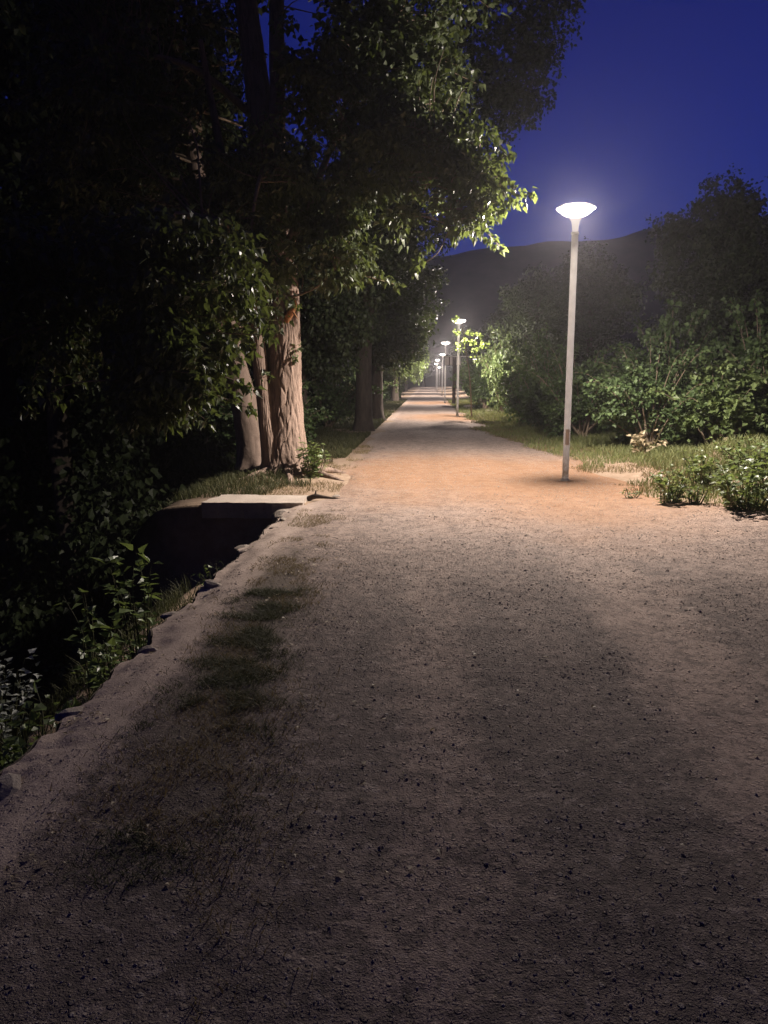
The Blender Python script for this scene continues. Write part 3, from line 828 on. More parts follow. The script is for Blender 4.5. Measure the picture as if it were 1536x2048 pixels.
# ------------------------------------------------------------------ tree prototypes for the avenue and the background
def proto(trunk_pts, trunk_rad, lobes, per, cr, size, leafm, barkm, amp=0.02, hang=0.5, narrow=1.0, strands=False, seed=1.0):
    P, r = smooth_path(trunk_pts, trunk_rad, 90)
    tm = [(tube(P, r, 30, bark_disp(amp, seed, 0.10)))]
    cl = np.vstack([in_ellipsoid(n, c, rr, 0.42) for c, rr, n in lobes])
    for c, rr, n in lobes:                      # a limb into each lobe
        a = P[np.argmin(np.linalg.norm(P - (np.array(c) - [0, 0, rr[2] * 0.8]), axis=1))]
        mid = (a + np.array(c)) / 2 + np.array([0, 0, 0.15])
        Q, q = smooth_path([a, mid, np.array(c)], [0.06, 0.045, 0.012], 12)
        tm.append(tube(Q, q, 7))
    V, F = join(tm)
    trunk_me = fast_mesh('trunk', V, F, barkm, True)
    if strands:
        parts = []
        for c in cl:
            L = rng.uniform(0.6, 1.9); n = int(30 * L)
            t = np.sort(rng.random(n))
            sway = rng.normal(size=3) * 0.12
            p = c + np.stack([sway[0] * t, sway[1] * t, -L * t], -1) + rng.normal(size=(n, 3)) * 0.03
            D = np.stack([rng.normal(size=n) * 0.5, rng.normal(size=n) * 0.5, np.full(n, -1.0)], -1)
            parts.append(leaves(p, D, rand_dir(n), size * rng.uniform(0.7, 1.2, n), False, narrow))
        Vc, Fc = join([(a, b) for a, b, c in parts]); tint = np.concatenate([c for a, b, c in parts])
    else:
        Vc, Fc, tint = clump_leaves(cl, per, cr, size, False, hang, 0.8, narrow)
    crown_me = fast_mesh('crown', Vc, Fc, leafm, False, tint)
    return trunk_me, crown_me

def lobeset(n, h0, h1, rad, size, count, taper=0.5):
    out = []
    for k in range(n):
        t = (k + 0.5) / n
        z = h0 + (h1 - h0) * t
        rr = rad * (1 - taper * abs(t - 0.4) * 1.6)
        a = rng.uniform(0, 6.28); d = rr * rng.uniform(0.25, 0.75)
        s = size * rng.uniform(0.8, 1.2)
        out.append(((d * math.cos(a), d * math.sin(a), z), (s * rr / rad + 0.2, s * rr / rad + 0.2, s * 0.85), count))
    return out

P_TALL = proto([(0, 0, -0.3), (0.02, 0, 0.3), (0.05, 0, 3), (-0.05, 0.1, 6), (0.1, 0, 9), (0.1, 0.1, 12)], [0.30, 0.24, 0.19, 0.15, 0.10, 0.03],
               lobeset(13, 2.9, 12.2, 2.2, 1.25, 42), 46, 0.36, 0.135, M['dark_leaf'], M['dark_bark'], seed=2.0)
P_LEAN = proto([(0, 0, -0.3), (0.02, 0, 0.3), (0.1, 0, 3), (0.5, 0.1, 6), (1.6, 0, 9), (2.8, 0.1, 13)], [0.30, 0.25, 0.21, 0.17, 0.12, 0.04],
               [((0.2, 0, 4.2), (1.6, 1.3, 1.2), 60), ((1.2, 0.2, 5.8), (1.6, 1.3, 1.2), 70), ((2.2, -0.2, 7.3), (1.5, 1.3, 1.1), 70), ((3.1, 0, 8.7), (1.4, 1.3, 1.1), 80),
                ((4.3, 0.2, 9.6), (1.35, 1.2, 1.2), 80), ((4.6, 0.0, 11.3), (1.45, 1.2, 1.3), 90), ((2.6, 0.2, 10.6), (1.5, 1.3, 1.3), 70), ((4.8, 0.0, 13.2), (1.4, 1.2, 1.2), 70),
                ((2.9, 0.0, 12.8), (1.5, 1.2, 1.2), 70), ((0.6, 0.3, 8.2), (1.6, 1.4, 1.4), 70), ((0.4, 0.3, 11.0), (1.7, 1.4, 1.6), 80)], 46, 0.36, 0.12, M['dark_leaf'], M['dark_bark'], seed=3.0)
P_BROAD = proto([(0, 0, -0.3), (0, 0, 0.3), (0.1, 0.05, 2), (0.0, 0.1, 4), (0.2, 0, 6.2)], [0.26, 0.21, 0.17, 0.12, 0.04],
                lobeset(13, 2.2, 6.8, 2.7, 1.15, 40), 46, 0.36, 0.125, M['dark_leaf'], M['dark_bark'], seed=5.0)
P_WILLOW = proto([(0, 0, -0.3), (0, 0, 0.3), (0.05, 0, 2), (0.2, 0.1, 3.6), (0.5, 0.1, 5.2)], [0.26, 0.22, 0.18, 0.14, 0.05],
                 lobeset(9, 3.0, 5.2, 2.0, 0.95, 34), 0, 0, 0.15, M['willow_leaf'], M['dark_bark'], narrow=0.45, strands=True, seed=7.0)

def put_tree(name, P, loc, rz, sc, label, group=None):
    t = thing(name, label, 'tree', (loc[0], loc[1], float(gz(loc[0], loc[1])) if len(loc) < 3 else loc[2]), rz, group)
    t.scale = sc
    link('trunk', P[0], t)
    o = link('crown', P[1], t); o['kind'] = 'stuff'
    return t

AV = 'trees lining the left side of the path'
put_tree('tall_tree', P_LEAN, (-1.95, 23.2), 0.0, (1, 1, 1), 'tall tree whose dark crown leans over the path above the lamp', AV)
put_tree('avenue_tree', P_BROAD, (-3.1, 19.0), 2.0, (0.9, 0.9, 0.95), 'dark tree on the left just behind the big poplar', AV)
put_tree('avenue_tree', P_BROAD, (-1.95, 29.0), 1.0, (1.32, 1.2, 1.16), 'dark avenue tree on the left opposite the second lamp', AV)
put_tree('avenue_tree', P_TALL, (-2.6, 38.0), 3.1, (1.6, 1.2, 0.85), 'dark upright tree on the left past the second lamp', AV)
put_tree('willow_tree', P_WILLOW, (-2.3, 53.5), 0.2, (1.2, 1.1, 1.0), 'pale green drooping tree lit by the third lamp', AV)
put_tree('willow_tree', P_WILLOW, (-2.6, 66.0), 2.6, (1.1, 1.1, 1.05), 'drooping tree on the left beyond the third lamp', AV)
put_tree('avenue_tree', P_BROAD, (-3.2, 84.0), 4.0, (1.1, 1.1, 1.0), 'tree on the left between the fourth and fifth lamps', AV)
put_tree('avenue_tree', P_BROAD, (-3.0, 104.0), 0.9, (1.2, 1.2, 1.1), 'tree on the left beyond the fifth lamp', AV)
put_tree('avenue_tree', P_TALL, (-1.0, 168.0), 2.2, (2.2, 1.6, 0.8), 'dark tree closing the far end of the path', AV)
put_tree('avenue_tree', P_BROAD, (-3.6, 130.0), 1.9, (1.3, 1.3, 1.1), 'farthest tree on the left side of the path', AV)

DK = 'unlit trees in the dark on the left'
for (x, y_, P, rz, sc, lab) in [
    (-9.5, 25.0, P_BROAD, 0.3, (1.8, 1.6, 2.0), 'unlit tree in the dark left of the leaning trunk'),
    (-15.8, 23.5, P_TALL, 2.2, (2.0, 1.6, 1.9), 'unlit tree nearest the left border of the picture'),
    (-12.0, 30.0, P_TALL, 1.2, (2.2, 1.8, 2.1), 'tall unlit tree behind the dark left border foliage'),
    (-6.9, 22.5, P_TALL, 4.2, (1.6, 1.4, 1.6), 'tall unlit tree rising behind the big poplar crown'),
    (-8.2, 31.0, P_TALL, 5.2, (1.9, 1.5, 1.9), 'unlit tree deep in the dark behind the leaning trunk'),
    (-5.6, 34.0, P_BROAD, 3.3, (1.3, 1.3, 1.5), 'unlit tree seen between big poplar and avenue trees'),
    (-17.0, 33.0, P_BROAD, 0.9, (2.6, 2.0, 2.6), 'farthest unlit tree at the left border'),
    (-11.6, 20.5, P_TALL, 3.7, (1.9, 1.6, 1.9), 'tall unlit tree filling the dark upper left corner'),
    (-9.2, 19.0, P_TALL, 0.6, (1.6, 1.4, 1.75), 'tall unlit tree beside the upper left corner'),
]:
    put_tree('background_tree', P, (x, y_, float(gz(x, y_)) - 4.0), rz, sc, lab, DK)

RT = 'trees behind the shrubs on the right'
for (x, y_, P, rz, sc, lab) in [
    (7.3, 21.0, P_BROAD, 0.7, (0.85, 0.85, 0.86), 'dark tree behind the lamplit shrubs, right of the nearest lamp'),
    (10.2, 21.5, P_BROAD, 2.7, (0.9, 0.9, 0.95), 'dark tree at the right border behind the shrubs'),
    (5.4, 27.0, P_BROAD, 4.4, (0.75, 0.75, 0.68), 'dark low tree directly behind the nearest lamp post'),
    (4.6, 33.6, P_BROAD, 1.4, (0.75, 0.75, 0.80), 'leafy tree overhanging the second lamp from the right'),
    (7.0, 38.0, P_BROAD, 5.0, (1.1, 1.1, 1.0), 'dark tree left of the nearest lamp post below the ridge'),
    (4.9, 46.0, P_BROAD, 3.0, (0.9, 0.9, 0.75), 'tree on the right beside the pale sign boards'),
    (4.4, 60.0, P_BROAD, 0.2, (0.9, 0.9, 0.8), 'tree on the right beyond the pale sign boards'),
    (4.6, 82.0, P_BROAD, 2.2, (1.1, 1.1, 0.9), 'tree on the right beyond the fourth lamp'),
    (4.8, 108.0, P_BROAD, 4.2, (1.2, 1.2, 1.0), 'tree on the right beyond the fifth lamp'),
]:
    put_tree('verge_tree', P, (x, y_), rz, sc, lab, RT)

# leafy twig hanging in front of the second lamp's head
# (part of the overhanging tree's reach: its own small sapling beside the post)
def sapling(loc, h, n, label, size=0.12, spread=0.5, leafm='weed_leaf', cat='sapling', name='sapling', lean=(0, 0)):
    t = thing(name, label, cat, (loc[0], loc[1], float(gz(loc[0], loc[1]))))
    P, r = smooth_path([(0, 0, -0.1), (0.03 + lean[0] * 0.3, 0, h * 0.4), (lean[0] * 0.7, lean[1] * 0.7, h * 0.75), (lean[0], lean[1], h)], [0.03, 0.025, 0.018, 0.004], 30)
    V, F = tube(P, r, 8)
    link('stem', fast_mesh('stem', V, F, M['twig'], True), t)
    cl = np.array(n, float) - np.array([loc[0], loc[1], 0])
    V, F, tint = clump_leaves(cl, 22, 0.17, size, False, 0.5)
    o = link('foliage', fast_mesh('foliage', V, F, M[leafm], False, tint), t); o['kind'] = 'stuff'
    return t

# ------------------------------------------------------------------ shrubs
def shrub_mesh(rx, ry, h, clumps, per, cr, size, leafm, seed):
    lob = []
    n = 7
    for k in range(n):
        a = 6.28 * k / n + rng.uniform(-0.4, 0.4); d = rng.uniform(0.25, 0.62)
        lob.append(((d * rx * math.cos(a), d * ry * math.sin(a), h * rng.uniform(0.34, 0.62)), (rx * 0.45, ry * 0.45, h * 0.34), clumps // n))
    lob.append(((0, 0, h * 0.68), (rx * 0.42, ry * 0.42, h * 0.32), clumps // n))
    cl = np.vstack([in_ellipsoid(n_, c, r, 0.4) for c, r, n_ in lob])
    cl = cl[fbm(cl[:, 0] * 2.4 + seed * 9, cl[:, 1] * 2.4, cl[:, 2] * 2.4, 2) > 0.45]
    V, F, t = clump_leaves(cl, per, cr, size, False, 0.35)
    sh_, ends = [], []
    for k in range(30):                       # long shoots standing out of the mass
        a = rng.uniform(0, 6.28); e = rng.uniform(0.15, 1.45)
        d = np.array([math.cos(a) * math.cos(e) * rx, math.sin(a) * math.cos(e) * ry, math.sin(e) * h * 0.62])
        q0 = np.array([0, 0, h * 0.36]) + d * 0.75; q1 = np.array([0, 0, h * 0.36]) + d * rng.uniform(1.15, 1.6) + np.array([0, 0, rng.uniform(-0.12, 0.1)])
        tt = np.linspace(0, 1, 6)[:, None]
        sh_.append(q0 * (1 - tt) + q1 * tt + np.array([0, 0, 0.12]) * (tt * (1 - tt) * 4)); ends.append((q0, q1))
    V3, F3, t3 = clump_leaves(np.vstack(sh_), 9, 0.085, size, False, 0.45)
    V, F = join([(V, F), (V3, F3)]); t = np.concatenate([t, t3])
    fol = fast_mesh('foliage', V, F, M[leafm], False, t)
    st = []
    for k in range(14):
        a = rng.uniform(0, 6.28); c = cl[rng.integers(len(cl))]
        st.append(tube(*smooth_path([(0.12 * math.cos(a), 0.12 * math.sin(a), -0.1), (c[0] * 0.5, c[1] * 0.5, c[2] * 0.55), c], [0.025, 0.018, 0.005], 10), 6))
    for p in sh_: st.append(tube(*smooth_path([(0.05, 0.02, -0.05), p[0] * 0.5, p[0], p[3], p[5]], [0.016, 0.012, 0.008, 0.005, 0.002], 14), 6))
    V, F = join(st)
    return fast_mesh('stems', V, F, M['twig'], True), fol
SH = [shrub_mesh(1.0, 1.0, 1.7, 290, 38, 0.18, 0.078, 'shrub_leaf', 1), shrub_mesh(1.0, 1.0, 1.7, 260, 34, 0.20, 0.092, 'shrub_leaf', 2)]
BIGLEAF = shrub_mesh(1.0, 1.0, 1.7, 200, 24, 0.21, 0.125, 'weed_leaf', 3)

SG = 'shrubs along the right verge'
for (x, y_, pr, rz, sc, lab) in [
    (4.45, 15.8, 0, 0.2, (1.25, 1.10, 1.03), 'leafy shrub just right of the nearest lamp post'),
    (5.6, 15.4, 'b', 1.2, (1.15, 1.00, 0.85), 'bright broad-leaved shrub, most lamplit of the right verge bushes'),
    (6.9, 15.6, 1, 2.4, (1.20, 1.10, 1.12), 'tall shrub right of the bright broad-leaved shrub'),
    (8.2, 16.0, 0, 3.3, (1.30, 1.20, 1.29), 'shrub at the right border above the weeds'),
    (5.3, 17.6, 1, 4.1, (1.60, 1.20, 1.35), 'tall dim shrub rising behind the broad-leaved shrub'),
    (7.6, 18.2, 0, 5.0, (1.65, 1.30, 1.55), 'tallest dim shrub mass behind the right verge bushes'),
    (3.75, 19.2, 0, 0.9, (1.10, 1.20, 1.12), 'dark shrub directly left of the nearest lamp post'),
    (3.6, 23.0, 1, 1.9, (1.15, 1.30, 1.29), 'dark shrub on the right halfway to the second lamp'),
    (3.45, 27.0, 0, 2.9, (1.10, 1.30, 1.18), 'dark shrub on the right just before the second lamp'),
    (3.35, 34.5, 'b', 3.9, (0.85, 0.90, 1.76), 'tall bright bush beside the second lamp'),
    (2.9, 38.5, 1, 4.9, (1.00, 1.20, 1.29), 'lamplit shrub behind the second lamp post'),
    (3.0, 44.0, 0, 5.9, (1.10, 1.30, 1.41), 'shrub below the pale sign boards'),
    (3.6, 55.0, 1, 0.4, (1.30, 1.60, 1.53), 'farthest shrub on the right, beyond the sign'),
]:
    pm = BIGLEAF if pr == 'b' else SH[pr]
    t = thing('shrub', lab, 'shrub', (x, y_, float(gz(x, y_)) - 0.03), rz, SG); t.scale = sc
    link('stems', pm[0], t)
    o = link('foliage', pm[1], t); o['kind'] = 'stuff'
sapling((1.75, 31.0), 3.85, [(1.04, 31.0, 3.86), (1.12, 31.1, 3.42), (1.45, 31.1, 3.02), (1.75, 31.0, 2.98), (2.0, 31.1, 3.2), (1.25, 31.0, 2.75), (1.85, 31.2, 2.70), (2.15, 31.0, 2.9), (1.6, 31.0, 3.35), (1.9, 31.0, 2.3)], 'thin leafy sapling whose leaves half hide the second lamp head', 0.13, 0.45, lean=(-0.45, 0.2))

# undergrowth on the left between the trunks
UG = 'undergrowth between the left trunks'
for (x, y_, pr, rz, sc, lab) in [
    (-3.6, 17.5, 0, 0.5, (1.30, 1.20, 0.94), 'dim bush right of the big trunk in the dark undergrowth'),
    (-3.2, 24.5, 1, 1.5, (1.30, 1.20, 1.00), 'dim bush behind the second left avenue trunk'),
    (-3.0, 34.0, 0, 2.5, (1.10, 1.20, 1.12), 'dim bush on the left opposite the second lamp'),
    (-2.9, 41.0, 1, 3.5, (1.00, 1.20, 1.06), 'bush at the foot of the pale drooping tree'),
    (-3.0, 56.0, 0, 4.5, (1.10, 1.50, 1.29), 'bush under the far drooping trees'),
    (-5.4, 14.6, 1, 5.5, (1.60, 1.30, 0.88), 'dark bush behind and left of the leaning trunk'),
]:
    t = thing('bush', lab, 'bush', (x, y_, float(gz(x, y_)) - 0.03), rz, UG); t.scale = sc
    link('stems', SH[pr][0], t)
    o = link('foliage', SH[pr][1], t); o['kind'] = 'stuff'

# ------------------------------------------------------------------ weeds
def weed(loc, h, stems, spread, size, label, leafm='weed_leaf', name='weed', per=14, group=None, narrow=1.0):
    z0 = float(gz(loc[0], loc[1])) if len(loc) < 3 else loc[2]
    t = thing(name, label, 'weed', (loc[0], loc[1], z0), 0, group)
    st, lf = [], []
    for k in range(stems):
        a = rng.uniform(0, 6.28); d = spread * math.sqrt(rng.random())
        hh = h * rng.uniform(0.55, 1.05)
        b = np.array([0.35 * d * math.cos(a), 0.35 * d * math.sin(a), -0.03])
        e = np.array([d * math.cos(a), d * math.sin(a), hh])
        m_ = (b + e) / 2 + np.array([0, 0, 0.12 * hh]) + rng.normal(size=3) * 0.03
        P, r = smooth_path([b, m_, e], [0.007, 0.005, 0.002], 12)
        st.append(tube(P, r, 5, cap=False))
        n = per; q = P[rng.integers(1, 12, n)]
        dd = nrm(np.stack([rng.normal(size=n), rng.normal(size=n), rng.normal(size=n) * 0.35 + 0.1], -1))
        p = q + dd * rng.uniform(0.01, 0.05, n)[:, None]
        lf.append(leaves(p, dd, np.array([0, 0, 1.0]) + rand_dir(n) * (1.6 if leafm == 'dry_leaf' else 0.6), size * rng.uniform(0.5, 1.2, n), True, narrow))
    V, F = join(st)
    link('stems', fast_mesh('stems', V, F, M['stem'], True), t)
    V, F = join([(a, b) for a, b, c in lf]); tint = np.concatenate([c for a, b, c in lf])
    o = link('leaves', fast_mesh('leaves', V, F, M[leafm], False, tint), t); o['kind'] = 'stuff'
    return t

weed((3.50, 8.55), 0.52, 34, 0.52, 0.080, 'dense bushy weed clump at the right path edge, largest of the weeds', per=16)
weed((4.15, 9.5), 0.52, 26, 0.46, 0.075, 'weed clump just behind the largest bushy weed', per=18)
weed((2.90, 9.35), 0.44, 18, 0.28, 0.070, 'sparse upright weed between lamp foot and bushy weed')
weed((3.12, 9.05), 0.26, 14, 0.20, 0.045, 'low weed touching the sparse upright weed')
weed((3.62, 10.3), 0.48, 22, 0.30, 0.070, 'weed on pale soil behind the sparse upright weed')
weed((4.5, 11.1), 0.46, 32, 0.50, 0.070, 'broad weed patch in the grass before the shrubs')
weed((2.60, 9.85), 0.10, 6, 0.09, 0.035, 'tiny weed sprout nearest the lamp foot on the right')
weed((3.75, 7.5), 0.32, 26, 0.26, 0.055, 'dark green weed cut by the right border')
weed((4.05, 14.6), 0.45, 14, 0.34, 0.12, 'pale dry large-leaved plant in the grass right of the lamp', 'dry_leaf', 'dry_plant', 7)
weed((5.35, 14.3), 0.30, 7, 0.2, 0.10, 'dry pale stalks at the foot of the bright shrub', 'dry_leaf', 'dry_plant', 5)
weed((-1.72, 11.62), 0.55, 20, 0.20, 0.080, 'bright leafy suckers growing at the foot of the big trunk', 'weed_leaf', 'sucker_shoots', 15)
weed((-1.82, 8.86), 0.53, 9, 0.14, 0.085, 'white-flecked creeper hanging below the concrete slab corner', 'weed_leaf', 'creeper', 9)
weed((-2.35, 6.0), 0.99, 9, 0.26, 0.105, 'tall broad-leaved ditch weed, nearer the concrete slab', 'weed_leaf', 'ditch_weed', 11)
weed((-2.45, 5.35), 0.88, 8, 0.24, 0.105, 'broad-leaved ditch weed left of the taller one', 'weed_leaf', 'ditch_weed', 11)
weed((-2.05, 4.9), 0.60, 12, 0.24, 0.07, 'low ditch weed against the retaining wall', 'weed_leaf', 'ditch_weed', 12)
weed((-2.60, 4.25), 0.73, 26, 0.26, 0.050, 'pale grey leaved weed at the left border', 'grey_leaf', 'grey_weed', 22)
weed((-2.1, 3.7), 0.62, 26, 0.34, 0.07, 'dark leafy weed at the left border below the grey one', 'weed_leaf', 'ditch_weed', 13)
weed((-1.95, 3.1), 0.58, 22, 0.30, 0.06, 'lowest dark weed against the wall at the left border', 'weed_leaf', 'ditch_weed', 13)
weed((-1.95, 6.9), 0.55, 12, 0.2, 0.06, 'small weed on the wall face between slab and tall ditch weed', 'weed_leaf', 'ditch_weed', 12)

# ------------------------------------------------------------------ grass (nobody could count it)
def blades(x, y, z, h, w, lean=0.5, tcol=None):
    n = len(x)
    a = rng.uniform(0, 6.28, n); b = rng.uniform(0, 6.28, n)
    L = lean * rng.uniform(0.2, 1.2, n) * h
    side = np.stack([np.cos(a), np.sin(a), 0 * a], -1) * (w * 0.5)[:, None]
    dirv = np.stack([np.cos(b), np.sin(b), 0 * b], -1)
    p0 = np.stack([x, y, z - 0.01], -1)
    p1 = p0 + dirv * (0.35 * L)[:, None] + np.array([0, 0, 1]) * (0.6 * h)[:, None]
    p2 = p0 + dirv * L[:, None] + np.array([0, 0, 1]) * (h * 0.95)[:, None]
    V = np.stack([p0 - side, p0 + side, p1 - side * 0.7, p1 + side * 0.7, p2], 1).reshape(-1, 3)
    F = (np.arange(n)[:, None, None] * 5 + np.array([(0, 1, 3), (0, 3, 2), (2, 3, 4)])[None]).reshape(-1, 3)
    t = np.repeat(rng.random(n) if tcol is None else tcol, 5)
    return V, F, t

def grass(name, label, x, y, h, w, mat, lean=0.6, zf=gz):
    V, F, t = blades(x, y, zf(x, y), h, w, lean)
    tag(link(name, fast_mesh(name, V, F, M[mat], False, t)), label, 'grass', None, 'stuff')

# right verge
n = 150000
y_ = 8.0 * np.exp(rng.random(n) * math.log(60 / 8.0)); x = x_right(y_) - 0.35 + rng.random(n) ** 0.8 * (4.2 + 0.06 * y_)
d = fbm(x * 0.9, y_ * 0.9, 7, 3); far = sst(11.5, 14.0, y_ + 0.6 * (x - 3))
keep = (d + 0.30 * far + 0.10 * sst(0.1, 1.2, x - x_right(y_)) > 0.53) & (rng.random(n) < 0.9)
x, y_ = x[keep], y_[keep]
grass('verge_grass', 'green grass on the right verge below the shrubs', x, y_, rng.uniform(0.05, 0.20, len(x)) * (0.6 + 0.5 * sst(0, 1.5, x - x_right(y_))), 0.004 + 0.0006 * y_ * rng.uniform(0.6, 1.2, len(x)), 'verge_grass')
n = 26000
y_ = 8.0 * np.exp(rng.random(n) * math.log(30 / 8.0)); x = x_right(y_) - 0.5 + rng.random(n) * 2.4
keep = fbm(x * 1.4, y_ * 1.4, 17, 3) > 0.50; x, y_ = x[keep], y_[keep]
grass('dry_verge_grass', 'straw coloured dry grass at the right path edge', x, y_, rng.uniform(0.02, 0.09, len(x)), 0.003 + 0.0005 * y_, 'dry_grass', 1.2)
# left bank beyond the slab, to either side of the trunks
n = 70000
y_ = 9.8 * np.exp(rng.random(n) * math.log(60 / 9.8)); x = -1.6 - rng.random(n) ** 1.3 * 3.6
keep = (fbm(x * 1.1, y_ * 1.1, 27, 3) + 0.15 * sst(-1.7, -2.6, x) + 0.1 * sst(12, 15, y_) > 0.52); x, y_ = x[keep], y_[keep]
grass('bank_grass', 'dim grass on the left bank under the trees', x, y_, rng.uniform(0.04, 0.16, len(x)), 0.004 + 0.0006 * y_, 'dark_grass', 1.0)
n = 16000
y_ = rng.uniform(9.8, 18, n); x = rng.uniform(-2.9, -1.2, n)
keep = fbm(x * 2.0, y_ * 2.0, 37, 3) > 0.50; x, y_ = x[keep], y_[keep]
grass('dry_bank_grass', 'dry straw coloured grass round the foot of the big trunk', x, y_, rng.uniform(0.015, 0.07, len(x)), np.full(len(x), 0.006), 'dry_grass', 1.6)
# strip of grass between the stone edge and the gravel
n = 90000
y_ = 2.0 + rng.random(n) ** 1.2 * 5.0; x = -0.93 - 0.075 * (y_ - 3) + rng.normal(size=n) * 0.15
d = fbm(x * 2.1, y_ * 1.6, 47, 3)
keep = (d > 0.47 + 0.10 * sst(4.2, 6.5, y_)) & (rng.random(n) < (0.05 + 0.75 * sst(0.42, 0.60, fbm(x * 6, y_ * 6, 91, 2))) * sst(1.8, 3.0, y_)) & (x > -1.40) & (x < -0.25); x, y_, d = x[keep], y_[keep], d[keep]
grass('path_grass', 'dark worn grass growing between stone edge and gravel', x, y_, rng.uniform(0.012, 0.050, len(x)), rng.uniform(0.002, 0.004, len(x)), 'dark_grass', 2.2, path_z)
n = 22000
y_ = 1.3 + rng.random(n) * 7.4; x = -0.90 - 0.06 * (y_ - 3) + rng.normal(size=n) * 0.20
keep = (fbm(x * 2.4, y_ * 2.0, 57, 3) > 0.52) & (x > -1.45) & (x < -0.1); x, y_ = x[keep], y_[keep]
grass('dry_path_grass', 'brown dry grass tufts along the gravel margin', x, y_, rng.uniform(0.015, 0.05, len(x)), rng.uniform(0.0025, 0.0045, len(x)), 'dry_grass', 1.5, path_z)
# ditch growth
n = 13000
y_ = rng.uniform(2.0, 9.0, n); x = rng.uniform(-4.6, -1.78, n)
keep = fbm(x * 1.6, y_ * 1.6, 67, 3) > 0.48; x, y_ = x[keep], y_[keep]
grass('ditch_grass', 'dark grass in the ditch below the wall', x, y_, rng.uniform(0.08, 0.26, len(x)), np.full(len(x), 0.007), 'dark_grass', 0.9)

# ------------------------------------------------------------------ loose gravel
def pebbles(n, y0, y1, smin, smax, pw, thr=0.40):
    ico_v = np.array([(0, 0, 1), (0.9, 0, 0.1), (0.28, 0.85, 0), (-0.72, 0.53, 0.1), (-0.72, -0.53, 0), (0.28, -0.85, 0.1), (0, 0, -1)])
    ico_f = np.array([(0, 1, 2), (0, 2, 3), (0, 3, 4), (0, 4, 5), (0, 5, 1), (6, 2, 1), (6, 3, 2), (6, 4, 3), (6, 5, 4), (6, 1, 5)])
    y = y0 * np.exp(rng.random(n) * math.log(y1 / y0))
    x = x_left(y) + 0.1 + rng.random(n) * (x_right(y) - x_left(y) - 0.5)
    w = fbm(x * 1.6, y * 1.2, 77, 3) - 0.25 * np.exp(-((x - 1.42) / 0.3) ** 2) * 0.6 - 0.3 * sst(-1.0, -1.3, x) * 0.5
    k = w > thr + 0.16 * (rng.random(len(w)) - 0.5)
    x, y = x[k], y[k]; n = len(x)
    s = (smin + (smax - smin) * rng.random(n) ** pw) * np.clip(0.35 + y / 7.0, 0.5, 1.15)
    V = ico_v[None] * (1 + 0.35 * rng.normal(size=(n, 7, 1)).clip(-1.2, 1.2) * 0.6) * s[:, None, None] * np.array([1, 0.85, 0.55])
    a = rng.uniform(0, 6.28, n); ca, sa = np.cos(a)[:, None], np.sin(a)[:, None]
    V = np.stack([V[..., 0] * ca - V[..., 1] * sa, V[..., 0] * sa + V[..., 1] * ca, V[..., 2]], -1)
    V = V + np.stack([x, y, path_z(x, y) + s * 0.05], -1)[:, None]
    F = (np.arange(n)[:, None, None] * 7 + ico_f[None]).reshape(-1, 3)
    return V.reshape(-1, 3), F
V, F = join([pebbles(80000, 1.3, 16, 0.002, 0.006, 1.6, 0.34), pebbles(15000, 1.4, 18, 0.004, 0.011, 2.0, 0.25), pebbles(500, 2.0, 14, 0.008, 0.016, 2.5, 0.1)])
tag(link('loose_gravel', fast_mesh('loose_gravel', V, F, M['pebble'], False)), 'loose gravel scattered over the path', 'gravel', None, 'stuff')

n = 1500
y_ = 2.0 * np.exp(rng.random(n) * math.log(9.0)); x = np.where(rng.random(n) < 0.6, -1.6 + np.abs(rng.normal(size=n)) * 0.5, rng.uniform(-1.5, 2.8, n))
k = fbm(x * 1.8, y_ * 1.8, 83, 2) > 0.46; x, y_ = x[k], y_[k]; n = len(x)
a = rng.uniform(0, 6.28, n)
V, F, tint = leaves(np.stack([x, y_, path_z(x, y_) + 0.010], -1), np.stack([np.cos(a), np.sin(a), rng.normal(size=n) * 0.18], -1), np.array([0, 0, 1.0]) + rand_dir(n) * 0.35, rng.uniform(0.010, 0.030, n), True)
tag(link('fallen_leaves', fast_mesh('fallen_leaves', V, F, M['dry_leaf'], False, tint)), 'small dry leaves scattered over the path edge', 'leaves', None, 'stuff')

# ------------------------------------------------------------------ single stones and wood by the slab, rubble on the verge
def rock(me, loc, s, label, rz=0.0, tilt=(0, 0), name='rock', cat='rock'):
    z = loc[2] if len(loc) > 2 else float(gz(loc[0], loc[1])) + 0.012
    o = link(name, me); o.location = (loc[0], loc[1], z); o.scale = s; o.rotation_euler = (tilt[0], tilt[1], rz)
    return tag(o, label, cat)
rock(stone_protos[0], (-1.47, 8.92), (0.13, 0.10, 0.11), 'dark angular stone at the slab corner', 0.4, (0.3, 0.2))
rock(pale_protos[0], (-1.60, 8.62), (0.13, 0.09, 0.06), 'pale flat stone on the wall edge below the slab corner', 1.0)
rock(pale_protos[1], (-1.66, 8.15), (0.10, 0.07, 0.06), 'pale stone on the wall edge, second from the slab', 2.0)
rock(pale_protos[2], (-1.68, 7.8), (0.10, 0.08, 0.05), 'pale stone on the wall edge, third from the slab', 0.3)
rock(stone_protos[2], (-1.18, 9.85), (0.07, 0.05, 0.05), 'small dark stone beside the root snag', 0.8)
rock(pale_protos[0], (-1.62, 3.25), (0.045, 0.04, 0.03), 'pinkish pale stone on the wall edge at lower left', 0.5)
rock(pale_protos[1], (2.95, 37.0), (0.5, 0.22, 0.14), 'long pale stone in the grass right of the second lamp', 2.2)
rock(pale_protos[2], (-1.95, 31.5), (0.20, 0.16, 0.14), 'white stone at the left path edge by the avenue tree', 0.2)
rock(pale_protos[0], (5.0, 13.6), (0.22, 0.15, 0.16), 'pale rubble stone in the grass before the broad-leaved shrub', 0.9, (0.2, 0.1))
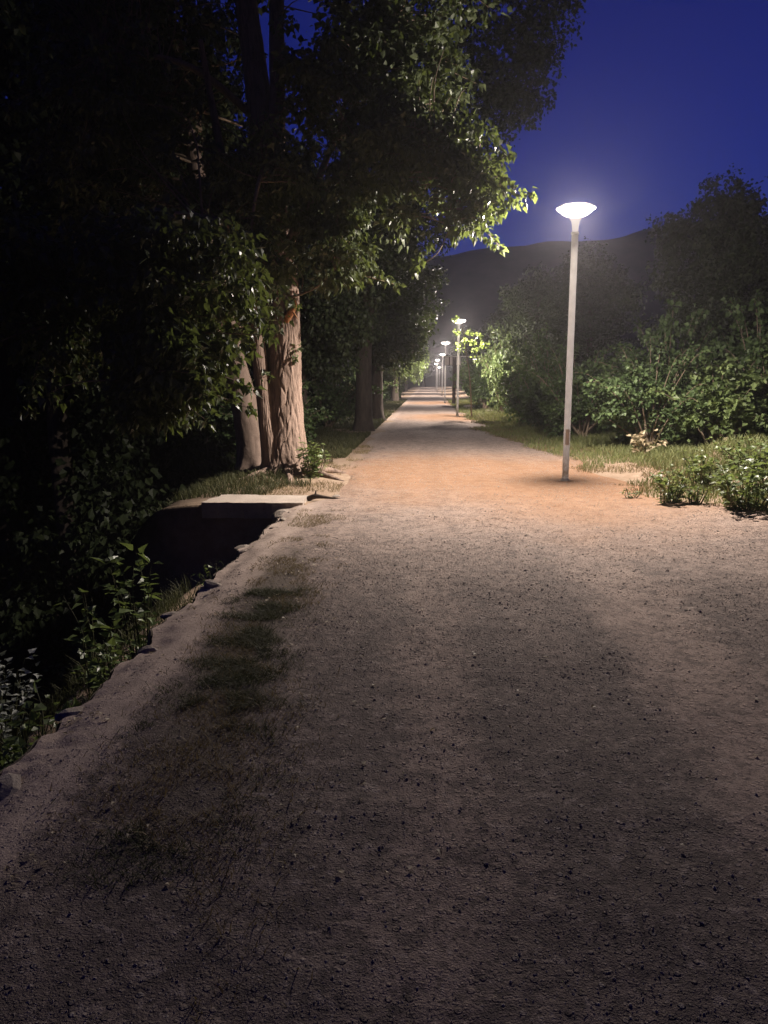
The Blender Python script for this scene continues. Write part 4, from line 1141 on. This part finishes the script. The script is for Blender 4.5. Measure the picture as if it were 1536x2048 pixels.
rock(pale_protos[2], (4.6, 14.3), (0.14, 0.12, 0.13), 'small pale rubble stone left of the larger one', 0.1)
rock(pale_protos[1], (5.75, 13.5), (0.16, 0.12, 0.12), 'pale rubble stone near the sandy mound', 1.9)
rock(pale_protos[0], (2.3, 43.0), (0.5, 0.4, 0.3), 'ochre lump of rubble behind the second lamp foot', 2.4)
# snag of root lying on the soil
t = thing('root_snag', 'dark splintered root snag lying on pale soil by the slab', 'wood', (-1.42, 9.62, float(gz(-1.42, 9.62)) + 0.01))
V, F = join([tube(*smooth_path([(-0.10, 0, 0.0), (0.0, 0.0, 0.035), (0.14, -0.01, 0.025), (0.36, -0.05, 0.005)], [0.035, 0.032, 0.018, 0.004], 16), 8),
             tube(*smooth_path([(0.0, 0, 0.03), (0.005, 0.0, 0.08), (0.01, 0, 0.12)], [0.02, 0.012, 0.003], 8), 6)])
link('root', fast_mesh('root', V, F, M['dark_bark'], True), t)

# ------------------------------------------------------------------ sign boards far along the path
t = thing('sign_board', 'pale sign boards under a thin bar on a dark post', 'sign', (1.62, 49.0, 0.0))
V, F = box(-0.11, 0.11, -0.05, 0.05, -0.2, 2.45); link('post', fast_mesh('post', V, F, M['frame'], False), t)
V, F = box(-0.62, 1.75, -0.04, 0.04, 2.92, 2.97); link('cross_bar', fast_mesh('cross_bar', V, F, M['board'], False), t)
V, F = box(-0.62, 0.42, 0.02, 0.06, 2.40, 2.92); link('back_panel', fast_mesh('back_panel', V, F, M['frame'], False), t)
for x0, x1 in ((-0.60, -0.34), (-0.28, -0.12), (0.12, 0.40)):
    V, F = box(x0, x1, -0.03, 0.0, 2.42, 2.90); link('board', fast_mesh('board', V, F, M['board'], False), t)

# ------------------------------------------------------------------ haze, added to imitate the lens glow round the lamps
if HAZE > 0:
    m, nt, out = new_mat('halo_haze')
    pvn = nd(nt, 'ShaderNodeVolumePrincipled')
    pvn.inputs['Color'].default_value = (0.92, 0.90, 0.95, 1)
    pvn.inputs['Density'].default_value = HAZE
    pvn.inputs['Anisotropy'].default_value = 0.68
    nt.links.new(pvn.outputs[0], out.inputs['Volume'])
    V, F = box(-335, 335, -62, 356, -12.0, 62.0)
    tag(link('haze', fast_mesh('haze', V, F, m, False)), 'thin added haze imitating lens glow round the lamps', 'haze', None, 'stuff')
